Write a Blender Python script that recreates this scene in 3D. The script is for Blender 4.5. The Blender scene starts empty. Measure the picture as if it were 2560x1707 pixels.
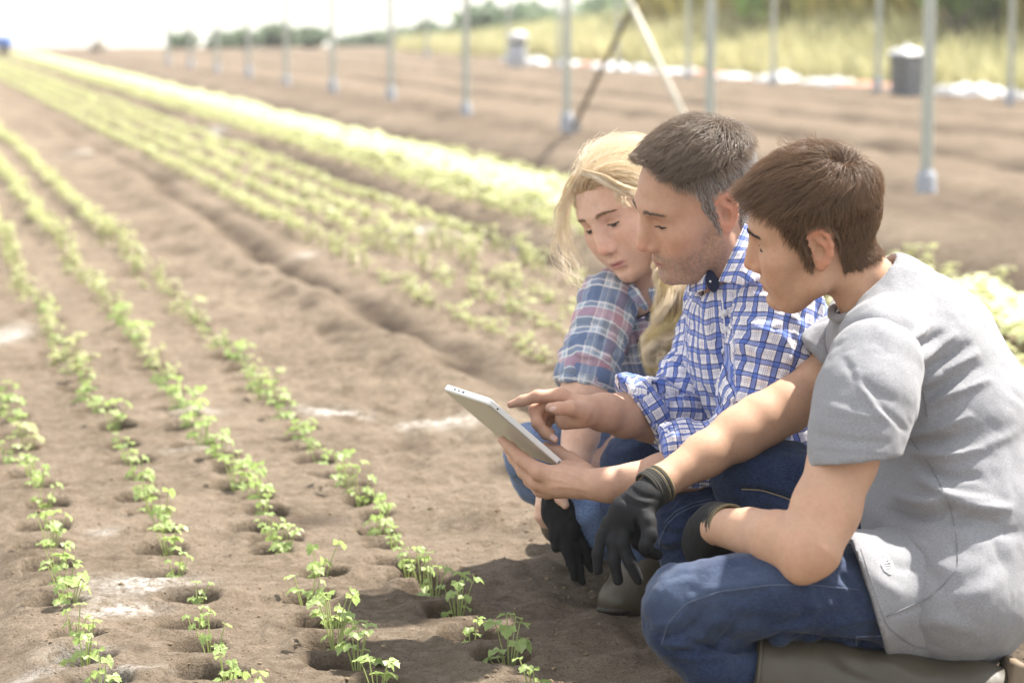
import bpy, math, random
import numpy as np
from mathutils import Vector, Matrix
from mathutils.bvhtree import BVHTree
R = math.radians
random.seed(7); RNG = np.random.default_rng(7)
SC = bpy.context.scene
COL = SC.collection

# ------------------------------------------------------------------ camera
CAM_H = 0.95                       # metres above the soil
PITCH = R(6.87)
FOC = 85.0 / 36.0 * 2560           # focal length in photograph pixels
cd = bpy.data.cameras.new('camera'); cam = bpy.data.objects.new('camera', cd); COL.objects.link(cam)
cd.lens = 85; cd.sensor_width = 36; cd.clip_start = 0.1; cd.clip_end = 8000
cam.location = (0, 0, CAM_H); cam.rotation_euler = (R(90) - PITCH, 0, 0)
cd.dof.use_dof = True; cd.dof.focus_distance = 3.58; cd.dof.aperture_fstop = 4.5
SC.camera = cam
# ------------------------------------------------------------------ sky and sun
SUN = Vector((0.55, 0.36, 0.98)).normalized()       # towards the sun
sun_el = math.asin(SUN.z); sun_az = math.atan2(SUN.x, SUN.y)
wd = bpy.data.worlds.new('World'); SC.world = wd; wd.use_nodes = True
wn = wd.node_tree; sky = wn.nodes.new('ShaderNodeTexSky'); sky.sky_type = 'NISHITA'; sky.sun_disc = False
sky.sun_elevation = sun_el; sky.sun_rotation = sun_az
sky.air_density = 1.0; sky.dust_density = 0.5; sky.ozone_density = 1.0
wn.nodes['Background'].inputs[1].default_value = 0.095
hz = wn.nodes.new('ShaderNodeMix'); hz.data_type = 'RGBA'; hz.inputs[0].default_value = 0.6      # bright milky haze all over the sky
hz.inputs[7].default_value = (7.4, 7.3, 7.0, 1); wn.links.new(sky.outputs[0], hz.inputs[6])
wn.links.new(hz.outputs[2], wn.nodes['Background'].inputs[0])
sl = bpy.data.lights.new('sun', 'SUN'); sun = bpy.data.objects.new('sun', sl); COL.objects.link(sun)
sl.energy = 5.0; sl.angle = R(1.4); sl.color = (1.0, 0.95, 0.87)
sun.rotation_euler = (-SUN).to_track_quat('-Z', 'Y').to_euler(); sun.location = (3, 3, 6)
# ------------------------------------------------------------------ exposure
vs = SC.view_settings; vs.view_transform = 'Standard'; vs.look = 'None'; vs.gamma = 1; vs.use_curve_mapping = False
vs.exposure = 1.38
SC.cycles.max_bounces = 8; SC.cycles.transparent_max_bounces = 12
SC.cycles_curves.shape = 'RIBBONS' if hasattr(SC, 'cycles_curves') else None

# ------------------------------------------------------------------ helpers
SLOPE = 0.0144                     # the field climbs gently away from the camera to a crest
def base_z(x, y):
    y = np.asarray(y, float)
    return SLOPE * np.where(y < 62, y, 62 + 6 * (1 - np.exp(-np.maximum(y - 62, 0) / 6)))
ROWA = R(14.6)
def lat(x, y): return x * math.cos(ROWA) + y * math.sin(ROWA)
def along(x, y): return -x * math.sin(ROWA) + y * math.cos(ROWA)
def from_row(L, T): return (L * math.cos(ROWA) - T * math.sin(ROWA), L * math.sin(ROWA) + T * math.cos(ROWA))
cP, sP = math.cos(PITCH), math.sin(PITCH)
CW = np.array([[1, 0, 0], [0, cP, sP], [0, -sP, cP]])     # camera frame (right, depth, up) -> world
def P(u, v, d):                    # photograph pixel + depth -> camera frame (right, depth, up)
    return np.array([(u - 1280) / FOC * d, d, (853.5 - v) / FOC * d])
def to_world(V): return np.asarray(V, float) @ CW.T + np.array([0, 0, CAM_H])
def to_px(W):                      # world -> pixel
    c = (np.asarray(W, float) - np.array([0, 0, CAM_H])) @ CW
    return 1280 + FOC * c[..., 0] / c[..., 1], 853.5 - FOC * c[..., 2] / c[..., 1], c[..., 1]
def ground_at(u, v):               # pixel -> point on the sloping soil
    d = P(u, v, 1.0) @ CW.T
    t = CAM_H / (SLOPE * d[1] - d[2])
    return d[0] * t, d[1] * t

_perm = np.random.default_rng(3).integers(0, 2**31, 4096)
def _hash(ix, iy, iz):
    return _perm[(ix * 73856093 ^ iy * 19349663 ^ iz * 83492791) & 4095] / 2**30 - 1.0
def noise(X, Y, Z=None, s=1.0):    # value noise in -1..1
    X = np.asarray(X, float) / s; Y = np.asarray(Y, float) / s
    Z = np.zeros_like(X) if Z is None else np.asarray(Z, float) / s
    fx, fy, fz = np.floor(X), np.floor(Y), np.floor(Z)
    ix, iy, iz = fx.astype(np.int64), fy.astype(np.int64), fz.astype(np.int64)
    tx, ty, tz = X - fx, Y - fy, Z - fz
    tx, ty, tz = [t * t * t * (t * (t * 6 - 15) + 10) for t in (tx, ty, tz)]
    r = 0
    for a in (0, 1):
        for b in (0, 1):
            for c in (0, 1):
                r = r + _hash(ix + a, iy + b, iz + c) * (tx if a else 1 - tx) * (ty if b else 1 - ty) * (tz if c else 1 - tz)
    return r
def fbm(X, Y, Z=None, s=1.0, o=3):
    r = 0; a = 1.0
    for i in range(o):
        r = r + a * noise(np.asarray(X) + 17.3 * i, np.asarray(Y) + 5.1 * i, Z, s); a *= 0.5; s *= 0.5
    return r

def ss(a, b, x):
    t = np.clip((x - a) / (b - a), 0, 1); return t * t * (3 - 2 * t)
def gauss(x, m, s): return np.exp(-((x - m) / s) ** 2)
def mesh_np(name, V, F, smooth=True):
    V = np.ascontiguousarray(V, dtype=np.float32); F = np.ascontiguousarray(F, dtype=np.int32)
    me = bpy.data.meshes.new(name); n = F.shape[1]
    me.vertices.add(len(V)); me.vertices.foreach_set('co', V.ravel())
    me.loops.add(F.size); me.loops.foreach_set('vertex_index', F.ravel())
    me.polygons.add(len(F)); me.polygons.foreach_set('loop_start', np.arange(0, F.size, n, dtype=np.int32))
    me.polygons.foreach_set('use_smooth', np.full(len(F), smooth))
    me.update(calc_edges=True); me.validate()
    return me
def set_col(me, name, C):
    a = me.attributes.new(name, 'FLOAT_COLOR', 'POINT')
    C = np.asarray(C, np.float32)
    if C.ndim == 1: C = np.repeat(C[:, None], 3, 1)
    a.data.foreach_set('color', np.hstack([C, np.ones((len(C), 1), np.float32)]).ravel())
def set_uv(me, name, UV):
    a = me.attributes.new(name, 'FLOAT2', 'POINT'); a.data.foreach_set('vector', np.asarray(UV, np.float32).ravel())
def obj(name, me, mat=None, parent=None, loc=None):
    o = bpy.data.objects.new(name, me); COL.objects.link(o)
    if mat and me is not None and not me.materials: me.materials.append(mat)
    if parent: o.parent = parent
    if loc is not None: o.location = loc
    return o
def tag(o, label=None, cat=None, group=None, kind=None):
    if label: o['label'] = label
    if cat: o['category'] = cat
    if group: o['group'] = group
    if kind: o['kind'] = kind
    return o
def tube(pts, rad, n=8, cap=True):
    pts = np.asarray(pts, float); m = len(pts); rad = np.full(m, rad) if np.isscalar(rad) else np.asarray(rad, float)
    T = np.gradient(pts, axis=0); T /= np.linalg.norm(T, axis=1)[:, None] + 1e-12
    up = np.array([0.31, 0.2, 1.0]); V = []
    for i in range(m):
        a = np.cross(T[i], up); a /= np.linalg.norm(a) + 1e-12; b = np.cross(T[i], a)
        for k in range(n):
            t = 2 * math.pi * k / n; V.append(pts[i] + rad[i] * (math.cos(t) * a + math.sin(t) * b))
    F = [[i * n + k, i * n + (k + 1) % n, (i + 1) * n + (k + 1) % n, (i + 1) * n + k] for i in range(m - 1) for k in range(n)]
    if cap:
        for e, row in ((0, 0), (m - 1, (m - 1) * n)):
            V.append(pts[e]); c = len(V) - 1
            F += [[c, row + (k + 1) % n, row + k, row + k] if e == 0 else [c, row + k, row + (k + 1) % n, row + (k + 1) % n] for k in range(n)]
    return np.array(V), F
def mesh_l(name, V, F, smooth=True):
    me = bpy.data.meshes.new(name)
    F2 = []
    for f in F:
        g = []
        for i in f:
            if int(i) not in g: g.append(int(i))
        F2.append(g)
    me.from_pydata([tuple(map(float, v)) for v in V], [], F2); me.validate()
    me.polygons.foreach_set('use_smooth', [smooth] * len(me.polygons)); me.update()
    return me
def join(parts):
    V = []; F = []; n = 0
    for v, f in parts:
        V.append(np.asarray(v, float)); F += [[i + n for i in q] for q in f]; n += len(v)
    return np.vstack(V), F
def box(cx, cy, cz, sx, sy, sz, b=0.0):
    if b <= 0:
        V = np.array([[x, y, z] for x in (-1, 1) for y in (-1, 1) for z in (-1, 1)], float) * 0.5 * np.array([sx, sy, sz]) + np.array([cx, cy, cz])
        return V, [[0, 1, 3, 2], [4, 6, 7, 5], [0, 4, 5, 1], [2, 3, 7, 6], [0, 2, 6, 4], [1, 5, 7, 3]]
    import bmesh
    bm = bmesh.new(); bmesh.ops.create_cube(bm, size=1.0)
    for v in bm.verts: v.co = Vector((v.co.x * sx + cx, v.co.y * sy + cy, v.co.z * sz + cz))
    bmesh.ops.bevel(bm, geom=bm.edges[:], offset=b, segments=2, affect='EDGES', profile=0.6)
    bm.verts.index_update()
    V = np.array([v.co[:] for v in bm.verts]); F = [[v.index for v in f.verts] for f in bm.faces]; bm.free()
    return V, F

# ------------------------------------------------------------------ materials
class NT:
    def __init__(s, name):
        s.m = bpy.data.materials.new(name); s.m.use_nodes = True; s.t = s.m.node_tree
        s.b = s.t.nodes['Principled BSDF']
    def n(s, typ, **kw):
        x = s.t.nodes.new('ShaderNode' + typ)
        for k, v in kw.items():
            if k.startswith('i_'):
                key = k[2:]; key = int(key) if key.isdigit() else key.replace('_', ' ')
                s.put(x.inputs[key], v)
            else: setattr(x, k, v)
        return x
    def put(s, sock, v):
        if isinstance(v, bpy.types.NodeSocket): s.t.links.new(v, sock)
        else: sock.default_value = v
    def noise(s, scale, detail=4, rough=0.55, vec=None, dim='3D'):
        x = s.n('TexNoise', noise_dimensions=dim); x.inputs['Scale'].default_value = scale
        x.inputs['Detail'].default_value = detail; x.inputs['Roughness'].default_value = rough
        if vec is not None: s.put(x.inputs['Vector'], vec)
        return x.outputs['Fac']
    def coord(s, k='Object'): return s.n('TexCoord').outputs[k]
    def attr(s, name, out='Color'): return s.n('Attribute', attribute_name=name).outputs[out]
    def ramp(s, fac, stops):
        x = s.n('ValToRGB'); s.put(x.inputs[0], fac); e = x.color_ramp.elements
        while len(e) < len(stops): e.new(0.5)
        for q, (p, c) in zip(e, stops):
            q.position = p; q.color = (c, c, c, 1) if np.isscalar(c) else (*c, 1)
        return x.outputs[0]
    def mix(s, fac, a, b, mode='MIX'):
        x = s.n('Mix', data_type='RGBA', blend_type=mode); s.put(x.inputs[0], fac)
        for sock, v in ((x.inputs[6], a), (x.inputs[7], b)): s.put(sock, v if isinstance(v, bpy.types.NodeSocket) else (*v, 1))
        return x.outputs[2]
    def math(s, op, a, b=0.0, c=0.0):
        x = s.n('Math', operation=op); s.put(x.inputs[0], a); s.put(x.inputs[1], b); s.put(x.inputs[2], c); return x.outputs[0]
    def bump(s, h, strength, dist, normal=None):
        x = s.n('Bump'); x.inputs['Strength'].default_value = strength; x.inputs['Distance'].default_value = dist
        s.put(x.inputs['Height'], h)
        if normal is not None: s.put(x.inputs['Normal'], normal)
        return x.outputs[0]
    def set(s, **kw):
        for k, v in kw.items():
            sock = s.b.inputs[k.replace('_', ' ')]
            s.put(sock, (*v, 1) if isinstance(v, tuple) and len(v) == 3 and sock.type == 'RGBA' else v)
        return s
def plain(name, c, rough=0.6, metal=0.0, var=0.25, scale=12, bump=0.0, spec=0.4):
    t = NT(name); f = t.noise(scale, 5)
    col = t.mix(f, tuple(x * (1 - var) for x in c), tuple(min(1, x * (1 + var)) for x in c))
    t.set(Base_Color=col, Roughness=rough, Metallic=metal, Specular_IOR_Level=spec)
    if bump: t.set(Normal=t.bump(t.noise(scale * 6, 4), 0.5, bump))
    return t.m
# ================================================================== the soil
# beds seen in the photograph, by distance to the side of the camera (metres)
ROWS_L = [0.255, 0.475, 0.70, 0.925]                  # sparse bed in front
ROWS_R = [1.74, 1.95, 2.16, 2.38]                   # dense bed behind
def Dg(x, y): return ground_at(x * 1.08844, y * 1.08844)
near = []                                             # traced seedling feet (px of the 2352 wide view)
near_px = [(1232, 1585), (1213, 1562), (1170, 1510), (1082, 1460), (1052, 1398), (998, 1352), (938, 1297), (872, 1222), (830, 1152), (772, 1098), (738, 1062), (684, 1012), (652, 968),
    (868, 1572), (822, 1532), (772, 1482), (706, 1375), (762, 1428), (650, 1275), (618, 1222), (594, 1145), (546, 1113), (500, 1060), (468, 1022), (404, 946), (370, 890),
    (522, 1550), (488, 1492), (452, 1438), (407, 1325), (388, 1272), (352, 1183), (318, 1105), (300, 1062), (262, 982), (226, 950), (198, 905),
    (236, 1572), (196, 1512), (158, 1392), (148, 1352), (118, 1262), (104, 1165), (76, 1090), (62, 1030), (30, 968), (14, 930), (1270, 1580), (176, 1470),
    (372, 1228), (335, 1146), (282, 1022), (132, 1305), (110, 1212), (88, 1128), (46, 1000), (737, 1402), (632, 1248), (572, 1128), (436, 985), (1026, 1376), (905, 1258), (800, 1124), (712, 1036), (970, 1322)]
for (u, v) in near_px:                                # keep one plant per hole, drop doubles
    q = Dg(u, v)
    if all(math.hypot(q[0] - a, q[1] - b) > .085 for a, b in near): near.append(q)
for L_ in ROWS_L:                                     # fill the gaps a hand count leaves
    ts = sorted(along(*q) for q in near if abs(lat(*q) - L_) < .1)
    for a, b in zip(ts[:-1], ts[1:]):
        m = int(round((b - a) / .165)) - 1
        for k_ in range(m): near.append(from_row(L_ + .012 * math.sin(17 * a + k_), a + (b - a) * (k_ + 1) / (m + 1)))
plants = []                                           # (x, y, kind)
for p in near: plants.append((p[0], p[1], 0))
rr = random.Random(5)
Tmax_near = {0: 5.2, 1: 5.5, 2: 5.6, 3: 5.6}
nearT = {i: [] for i in range(4)}
for (x, y) in near:
    i = int(np.argmin([abs(lat(x, y) - L) for L in ROWS_L])); nearT[i].append(along(x, y))
for i, L in enumerate(ROWS_L):
    T = max(nearT[i]) + 0.2
    while T < 58:
        x, y = from_row(L + rr.gauss(0, .015), T); plants.append((x, y, 0)); T += rr.uniform(.10, .17)
    T = min(nearT[i]) - .2
    while T > 2.4:
        x, y = from_row(L + rr.gauss(0, .015), T); plants.append((x, y, 0)); T -= rr.uniform(.16, .24)
for L in ROWS_R:
    T = 2.4
    while T < 58:
        x, y = from_row(L + rr.gauss(0, .02), T); plants.append((x, y, 1)); T += rr.uniform(.09, .15)
for L in (2.88, 3.0):
    T = 2.8
    while T < 58:
        x, y = from_row(L + rr.gauss(0, .02), T); plants.append((x, y, 1)); T += rr.uniform(.10, .17)
for L in (3.13, 3.23, 3.33, 3.43):        # full, pale bed further right
    T = 2.8
    while T < 58:
        x, y = from_row(L + rr.gauss(0, .03), T); plants.append((x, y, 2)); T += rr.uniform(.09, .15)
for L in (3.66, 3.80):
    T = 3.0
    while T < 17:
        x, y = from_row(L + rr.gauss(0, .03), T); plants.append((x, y, 1)); T += rr.uniform(.12, .3)

HX = np.array([p[0] for p in plants if p[2] < 2 and p[1] < 9]); HY = np.array([p[1] for p in plants if p[2] < 2 and p[1] < 9])
hrng = np.random.default_rng(11)
HA = hrng.uniform(.034, .052, len(HX)); HR = hrng.uniform(.038, .052, len(HX))
HOX = hrng.uniform(-.032, .004, len(HX)); HOY = hrng.uniform(-.004, .022, len(HX))
def relief(x, y):
    L = lat(x, y); T = along(x, y)
    z = np.zeros_like(L)
    wob = 0.06 * noise(T, T * 0, None, 1.3) + 0.03 * noise(T, T * 0 + 9, None, .35)
    # furrows between the beds
    z -= 0.075 * gauss(L + wob, 1.52, .065) * (0.7 + 0.6 * noise(T, L, None, .18))
    z += 0.030 * gauss(L + wob, 1.37, .08)
    z -= 0.11 * gauss(L + wob * .5, 2.66, .10)
    z -= 0.10 * gauss(L + wob, 3.98, .13)
    z += .055 * ss(4.05, 4.35, L + wob)
    for c, a, w in ((4.9, -.04, .10), (5.35, -.10, .16), (6.8, -.13, .20), (8.3, -.13, .22), (9.8, -.12, .22), (11.2, -.10, .22)):
        z += a * gauss(L + wob, c, w)
    z -= 0.045 * gauss(L + wob, 0.02, .09)
    trod = gauss(L, 1.20, .22)
    z += trod * (0.014 * fbm(x, y, None, .17, 3) - 0.020 * np.maximum(noise(x * 1.0, y * 1.0, None, .11) - .25, 0) + .007 * fbm(x + 3, y, None, .05, 2))
    z += 0.007 * fbm(x, y, None, .30, 3) + 0.0045 * fbm(x + 7, y, None, .07, 2) + .0020 * noise(x, y, None, .018)
    z += .012 * fbm(x, y, None, 1.1, 2) * ss(4, 9, y)
    rough = ss(4.2, 5, L)
    z += rough * .02 * fbm(x, y, None, .4, 3)
    return z
def holes(x, y):
    z = np.zeros_like(x)
    sel = (y < 9.3) & (y > 2.2) & (np.abs(x) < 4)
    xs, ys = x[sel], y[sel]; zz = np.zeros_like(xs)
    order = np.argsort(ys); ysrt = ys[order]
    for hx, hy, ha, hr, ox, oy in zip(HX, HY, HA, HR, HOX, HOY):
        i0, i1 = np.searchsorted(ysrt, (hy - .14, hy + .14)); idx = order[i0:i1]
        dx = xs[idx] - hx - ox; dy = ys[idx] - hy - oy
        r = np.sqrt(dx * dx + (dy * 1.05) ** 2) * (1 + .16 * noise(xs[idx], ys[idx], None, .035))
        zz[idx] += -ha * (1 - ss(hr * .66, hr * 1.10, r)) + .006 * gauss(r, hr * 1.35, .016)
    z[sel] = zz
    return z
def ground_z(x, y):
    x = np.atleast_1d(np.asarray(x, float)); y = np.atleast_1d(np.asarray(y, float))
    return base_z(x, y) + relief(x, y) + holes(x, y)

def axis_pts(start, stop, d0, g, dmax=1e9):
    o = [start]; d = d0
    while o[-1] < stop: o.append(o[-1] + d); d = min(d * g, dmax)
    return o
fy = [-60, -20, -6, -2, 0, 1, 1.7, 2.2, 2.5, 2.7, 2.85, 3.0, 3.1, 3.2] + axis_pts(3.215, 5.2, .0075, 1.0)
y = fy[-1]
while y < 75: y += max(.0075, .0042 * (y - 3.4)); fy.append(y)
while y < 5000: y *= 1.25; fy.append(y)
xr = axis_pts(0.0, 0.85, .0075, 1.0); d = .0075
while xr[-1] < 22: d = min(d * 1.014, .12); xr.append(xr[-1] + d)
while xr[-1] < 4000: xr.append(xr[-1] * 1.35)
xl = axis_pts(0.0, 0.95, .0075, 1.0); d = .0075
while xl[-1] < 14: d = min(d * 1.035, .4); xl.append(xl[-1] + d)
while xl[-1] < 4000: xl.append(xl[-1] * 1.35)
gx = np.array([-a for a in xl[:0:-1]] + xr); gy = np.array(fy)
GX, GY = np.meshgrid(gx, gy); nx, ny = len(gx), len(gy)
HOLE = holes(GX.ravel(), GY.ravel()); GZ = base_z(GX.ravel(), GY.ravel()) + relief(GX.ravel(), GY.ravel()) + HOLE
GZ -= np.where(GY.ravel() > 90, .0008 * (GY.ravel() - 90), 0)
ii = (np.arange(ny - 1)[:, None] * nx + np.arange(nx - 1)[None, :]).ravel()
me = mesh_np('ground', np.stack([GX.ravel(), GY.ravel(), GZ], 1), np.stack([ii, ii + 1, ii + nx + 1, ii + nx], 1))
# white mineral bloom, where the photograph shows it (own shape, broken up by the material)
gxr, gyr = GX.ravel(), GY.ravel(); wht = np.zeros(len(gxr)); dark_soil_shade = np.zeros(len(gxr))
def patch(u, v, rx, ry, a, arr, ang=0.0):
    cx, cy = Dg(u, v); c, s = math.cos(ang), math.sin(ang)
    m = (np.abs(gxr - cx) < 3 * max(rx, ry)) & (np.abs(gyr - cy) < 3 * max(rx, ry))
    dx, dy = gxr[m] - cx, gyr[m] - cy
    e = ((dx * c + dy * s) / rx) ** 2 + ((-dx * s + dy * c) / ry) ** 2
    arr[m] = np.maximum(arr[m], a * np.exp(-e))
for q in ((275, 1405, .055, .028, 1.2, .2), (330, 1345, .085, .06, .9, .1), (235, 1380, .05, .05, .6, 0), (770, 945, .075, .05, 1.1, -.2), (1010, 985, .09, .07, .9, -.1), (240, 1225, .03, .03, .7, 0),
          (180, 1505, .05, .04, .6, 0), (290, 1548, .05, .02, .6, 0), (20, 765, .05, .16, 1.2, 0), (450, 950, .06, .06, .7, 0), (760, 940, .05, .03, 1.2, 0), (40, 1540, .06, .02, .6, 0), (440, 1030, .05, .04, .6, 0), (190, 360, .08, .3, .8, 0), (480, 295, .12, .5, .9, 0), (1120, 535, .12, .2, 1.0, 0), (960, 530, .1, .2, .9, 0), (700, 585, .04, .1, .8, 0)):
    patch(q[0], q[1], q[2], q[3], q[4], wht, q[5])
for q in ((710, 1195, .07, .07, .9), (600, 1130, .05, .06, .4), (1420, 1440, .09, .06, .6), (1330, 1370, .06, .03, .5)): patch(*q[:5], dark_soil_shade)  # a few darker patches in the soil
dark_soil_shade = np.maximum(dark_soil_shade, np.clip(-HOLE / .034, 0, 1) * .75)  # shade inside the planting holes, painted into the soil colour
_T = along(gxr, gyr); _w = .06 * noise(_T, _T * 0, None, 1.3) + .03 * noise(_T, _T * 0 + 9, None, .35)
dark_soil_shade = np.maximum(dark_soil_shade, gauss(lat(gxr, gyr) + _w, 1.53, .07) * np.clip(.75 + .5 * noise(gxr, gyr, None, .15), 0, 1)); dark_soil_shade = np.maximum(dark_soil_shade, gauss(lat(gxr, gyr), 1.28, .2) * np.clip(noise(gxr, gyr, None, .11) * 1.6 - .5, 0, 1) * .8)
_L = lat(gxr, gyr); _n = np.clip(.8 + .4 * fbm(gxr, gyr, None, .5, 2), 0, 1.2)
for c_, w_, a_ in ((2.66, .12, 1.0), (3.98, .18, 1.0), (4.6, .45, .60), (5.15, .30, .70), (6.8, .30, .85), (8.3, .38, .8), (9.7, .35, .7), (11.1, .5, .7)): dark_soil_shade = np.maximum(dark_soil_shade, gauss(_L + _w, c_, w_) * a_ * _n)  # dark tilled soil, plus furrow shadow painted into the colour
set_col(me, 'marks', np.stack([wht, dark_soil_shade, ss(4.2, 5.2, lat(gxr, gyr))], 1))
t = NT('soil'); co = t.coord('Object'); mk = t.n('SeparateColor'); t.put(mk.inputs[0], t.attr('marks'))
n1 = t.noise(2.2, 6, .6, co); n2 = t.noise(38, 6, .65, co); n3 = t.noise(420, 3, .6, co); n4 = t.noise(130, 5, .7, co)
c = t.mix(t.ramp(n1, [(.35, 0), (.68, 1)]), (.172, .130, .090), (.295, .230, .166))
c = t.mix(t.math('MULTIPLY', t.ramp(n2, [(.42, 0), (.66, 1)]), .55), c, (.385, .312, .238))
c = t.mix(t.math('MULTIPLY', t.ramp(n4, [(.30, 1), (.44, 0)]), .75), c, (.085, .058, .040))
c = t.mix(t.math('MULTIPLY', t.ramp(n3, [(.60, 0), (.75, 1)]), .45), c, (.46, .38, .30))
c = t.mix(t.math('MULTIPLY', mk.outputs[2], .30), c, (.150, .108, .074))
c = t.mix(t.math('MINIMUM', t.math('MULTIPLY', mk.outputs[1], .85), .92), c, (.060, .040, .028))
wf = t.math('MULTIPLY', mk.outputs[0], t.ramp(t.noise(55, 6, .75, co), [(.38, 0), (.60, 1)]))
c = t.mix(t.math('MINIMUM', wf, .95), c, (.78, .75, .70))
n5 = t.noise(260, 4, .75, co); n6 = t.noise(11, 7, .7, co)
c = t.mix(t.math('MULTIPLY', t.ramp(n5, [(.34, 1), (.48, 0)]), .60), c, (.055, .040, .028))
c = t.mix(t.math('MULTIPLY', t.ramp(n6, [(.36, 1), (.50, 0)]), .42), c, (.105, .074, .048))
t.set(Base_Color=c, Roughness=.95, Specular_IOR_Level=.15)
b1 = t.bump(t.noise(60, 8, .75, co), 1.0, .018); b2 = t.bump(t.noise(500, 3, .6, co), .35, .003, b1)
t.set(Normal=b2)
ground = obj('ground', me, t.m); tag(ground, kind='structure')
gx_bvh = None
GZ2 = GZ.reshape(ny, nx)
def ground_s(x, y):                # height of the finished sheet
    x = np.atleast_1d(np.asarray(x, float)); y = np.atleast_1d(np.asarray(y, float))
    i = np.clip(np.searchsorted(gx, x) - 1, 0, nx - 2); j = np.clip(np.searchsorted(gy, y) - 1, 0, ny - 2)
    a = (x - gx[i]) / (gx[i + 1] - gx[i]); b = (y - gy[j]) / (gy[j + 1] - gy[j])
    return GZ2[j, i] * (1 - a) * (1 - b) + GZ2[j, i + 1] * a * (1 - b) + GZ2[j + 1, i] * (1 - a) * b + GZ2[j + 1, i + 1] * a * b
def gz(x, y): return float(ground_s(x, y)[0])

# crumbs of soil lying on the bed
t = NT('clod'); t.set(Base_Color=t.mix(t.noise(60, 4), (.13, .095, .062), (.36, .275, .19)), Roughness=.95, Specular_IOR_Level=.1); clod_m = t.m
ico = [(0, 0, 1), (.89, 0, .45), (.28, .85, .45), (-.72, .53, .45), (-.72, -.53, .45), (.28, -.85, .45), (.72, .53, -.45), (-.28, .85, -.45), (-.89, 0, -.45), (-.28, -.85, -.45), (.72, -.53, -.45), (0, 0, -1)]
icf = [(0, 1, 2), (0, 2, 3), (0, 3, 4), (0, 4, 5), (0, 5, 1), (1, 6, 2), (2, 7, 3), (3, 8, 4), (4, 9, 5), (5, 10, 1), (6, 7, 2), (7, 8, 3), (8, 9, 4), (9, 10, 5), (10, 6, 1), (11, 7, 6), (11, 8, 7), (11, 9, 8), (11, 10, 9), (11, 6, 10)]
ico = np.array(ico); cr = np.random.default_rng(21); V = []; F = []
N = 7000
cy_ = 3.2 + 5.0 * cr.random(N) ** 1.5; cx_ = cr.uniform(-.27, .27, N) * cy_
cz_ = ground_s(cx_, cy_); trodw = gauss(lat(cx_, cy_), 1.3, .3)
size = cr.lognormal(math.log(.0013), .5, N) * (1 + .7 * trodw)
for i in range(N):
    s = min(size[i], .0055); q = ico * (1 + .35 * cr.uniform(-1, 1, (12, 1))) * np.array([s, s * cr.uniform(.6, 1.1), s * .7]) + np.array([cx_[i], cy_[i], cz_[i] + s * .3])
    V.append(q); F += [(a + 12 * i, b + 12 * i, c + 12 * i) for a, b, c in icf]
o = obj('soil_crumbs', mesh_np('soil_crumbs', np.vstack(V), np.array(F), False), clod_m); tag(o, 'small dark crumbs of soil strewn over the beds', 'soil', kind='stuff')

# ================================================================== seedlings
def leaf_mat(name, a, b, tr):
    t = NT(name); oi = t.n('ObjectInfo').outputs['Random']
    f = t.math('ADD', t.math('MULTIPLY', t.noise(45, 3, .5, t.coord('Object')), .7), t.math('MULTIPLY', oi, .45))
    col = t.mix(f, a, b); t.set(Base_Color=col, Roughness=.42, Specular_IOR_Level=.5)
    tl = t.n('BsdfTranslucent'); t.put(tl.inputs[0], t.mix(.5, col, tr)); ms = t.n('MixShader'); ms.inputs[0].default_value = .45
    t.t.links.new(t.b.outputs[0], ms.inputs[1]); t.t.links.new(tl.outputs[0], ms.inputs[2])
    t.t.links.new(ms.outputs[0], t.t.nodes['Material Output'].inputs[0]); return t.m
M_leaf = leaf_mat('seedling_leaf', (.24, .36, .09), (.50, .58, .26), (.56, .72, .24))
M_leaf2 = leaf_mat('young_crop_leaf', (.36, .38, .16), (.54, .54, .29), (.62, .66, .34))
M_leaf3 = leaf_mat('pale_crop_leaf', (.62, .64, .34), (.78, .79, .52), (.80, .84, .52))
M_stalk = leaf_mat('seedling_stalk', (.44, .50, .20), (.56, .60, .30), (.62, .72, .32))
def leaf_blade(rg, s):             # lobed celery leaf: three leaflets round the end of the stalk
    V = []; F = []
    for k, (ang, ln) in enumerate(((0, 1.0), (1.25, .78), (-1.25, .78))):
        n = len(V); L = s * ln; out = [(0, 0)]
        prof = [(.12, .10), (.30, .34), (.42, .30), (.55, .50), (.66, .42), (.80, .40), (.86, .22), (1.0, .12)]
        left = [(p * L, w * L * rg.uniform(.85, 1.15)) for p, w in prof]
        for p, w in left: out.append((p, w))
        out.append((1.06 * L, 0))
        for p, w in left[::-1]: out.append((p, -w))
        c, sn = math.cos(ang), math.sin(ang); cup = rg.uniform(.1, .55)
        for p, w in out:
            V.append((p * c - w * sn, p * sn + w * c, -cup * p * p / L * .6 + .35 * abs(w) + rg.uniform(-.04, .04) * s))
        V.append((.5 * L * c, .5 * L * sn, -cup * .25 * L * .6)); ctr = len(V) - 1; m = len(out)
        F += [(ctr, n + i, n + (i + 1) % m) for i in range(m)]
    return np.array(V), F
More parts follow.
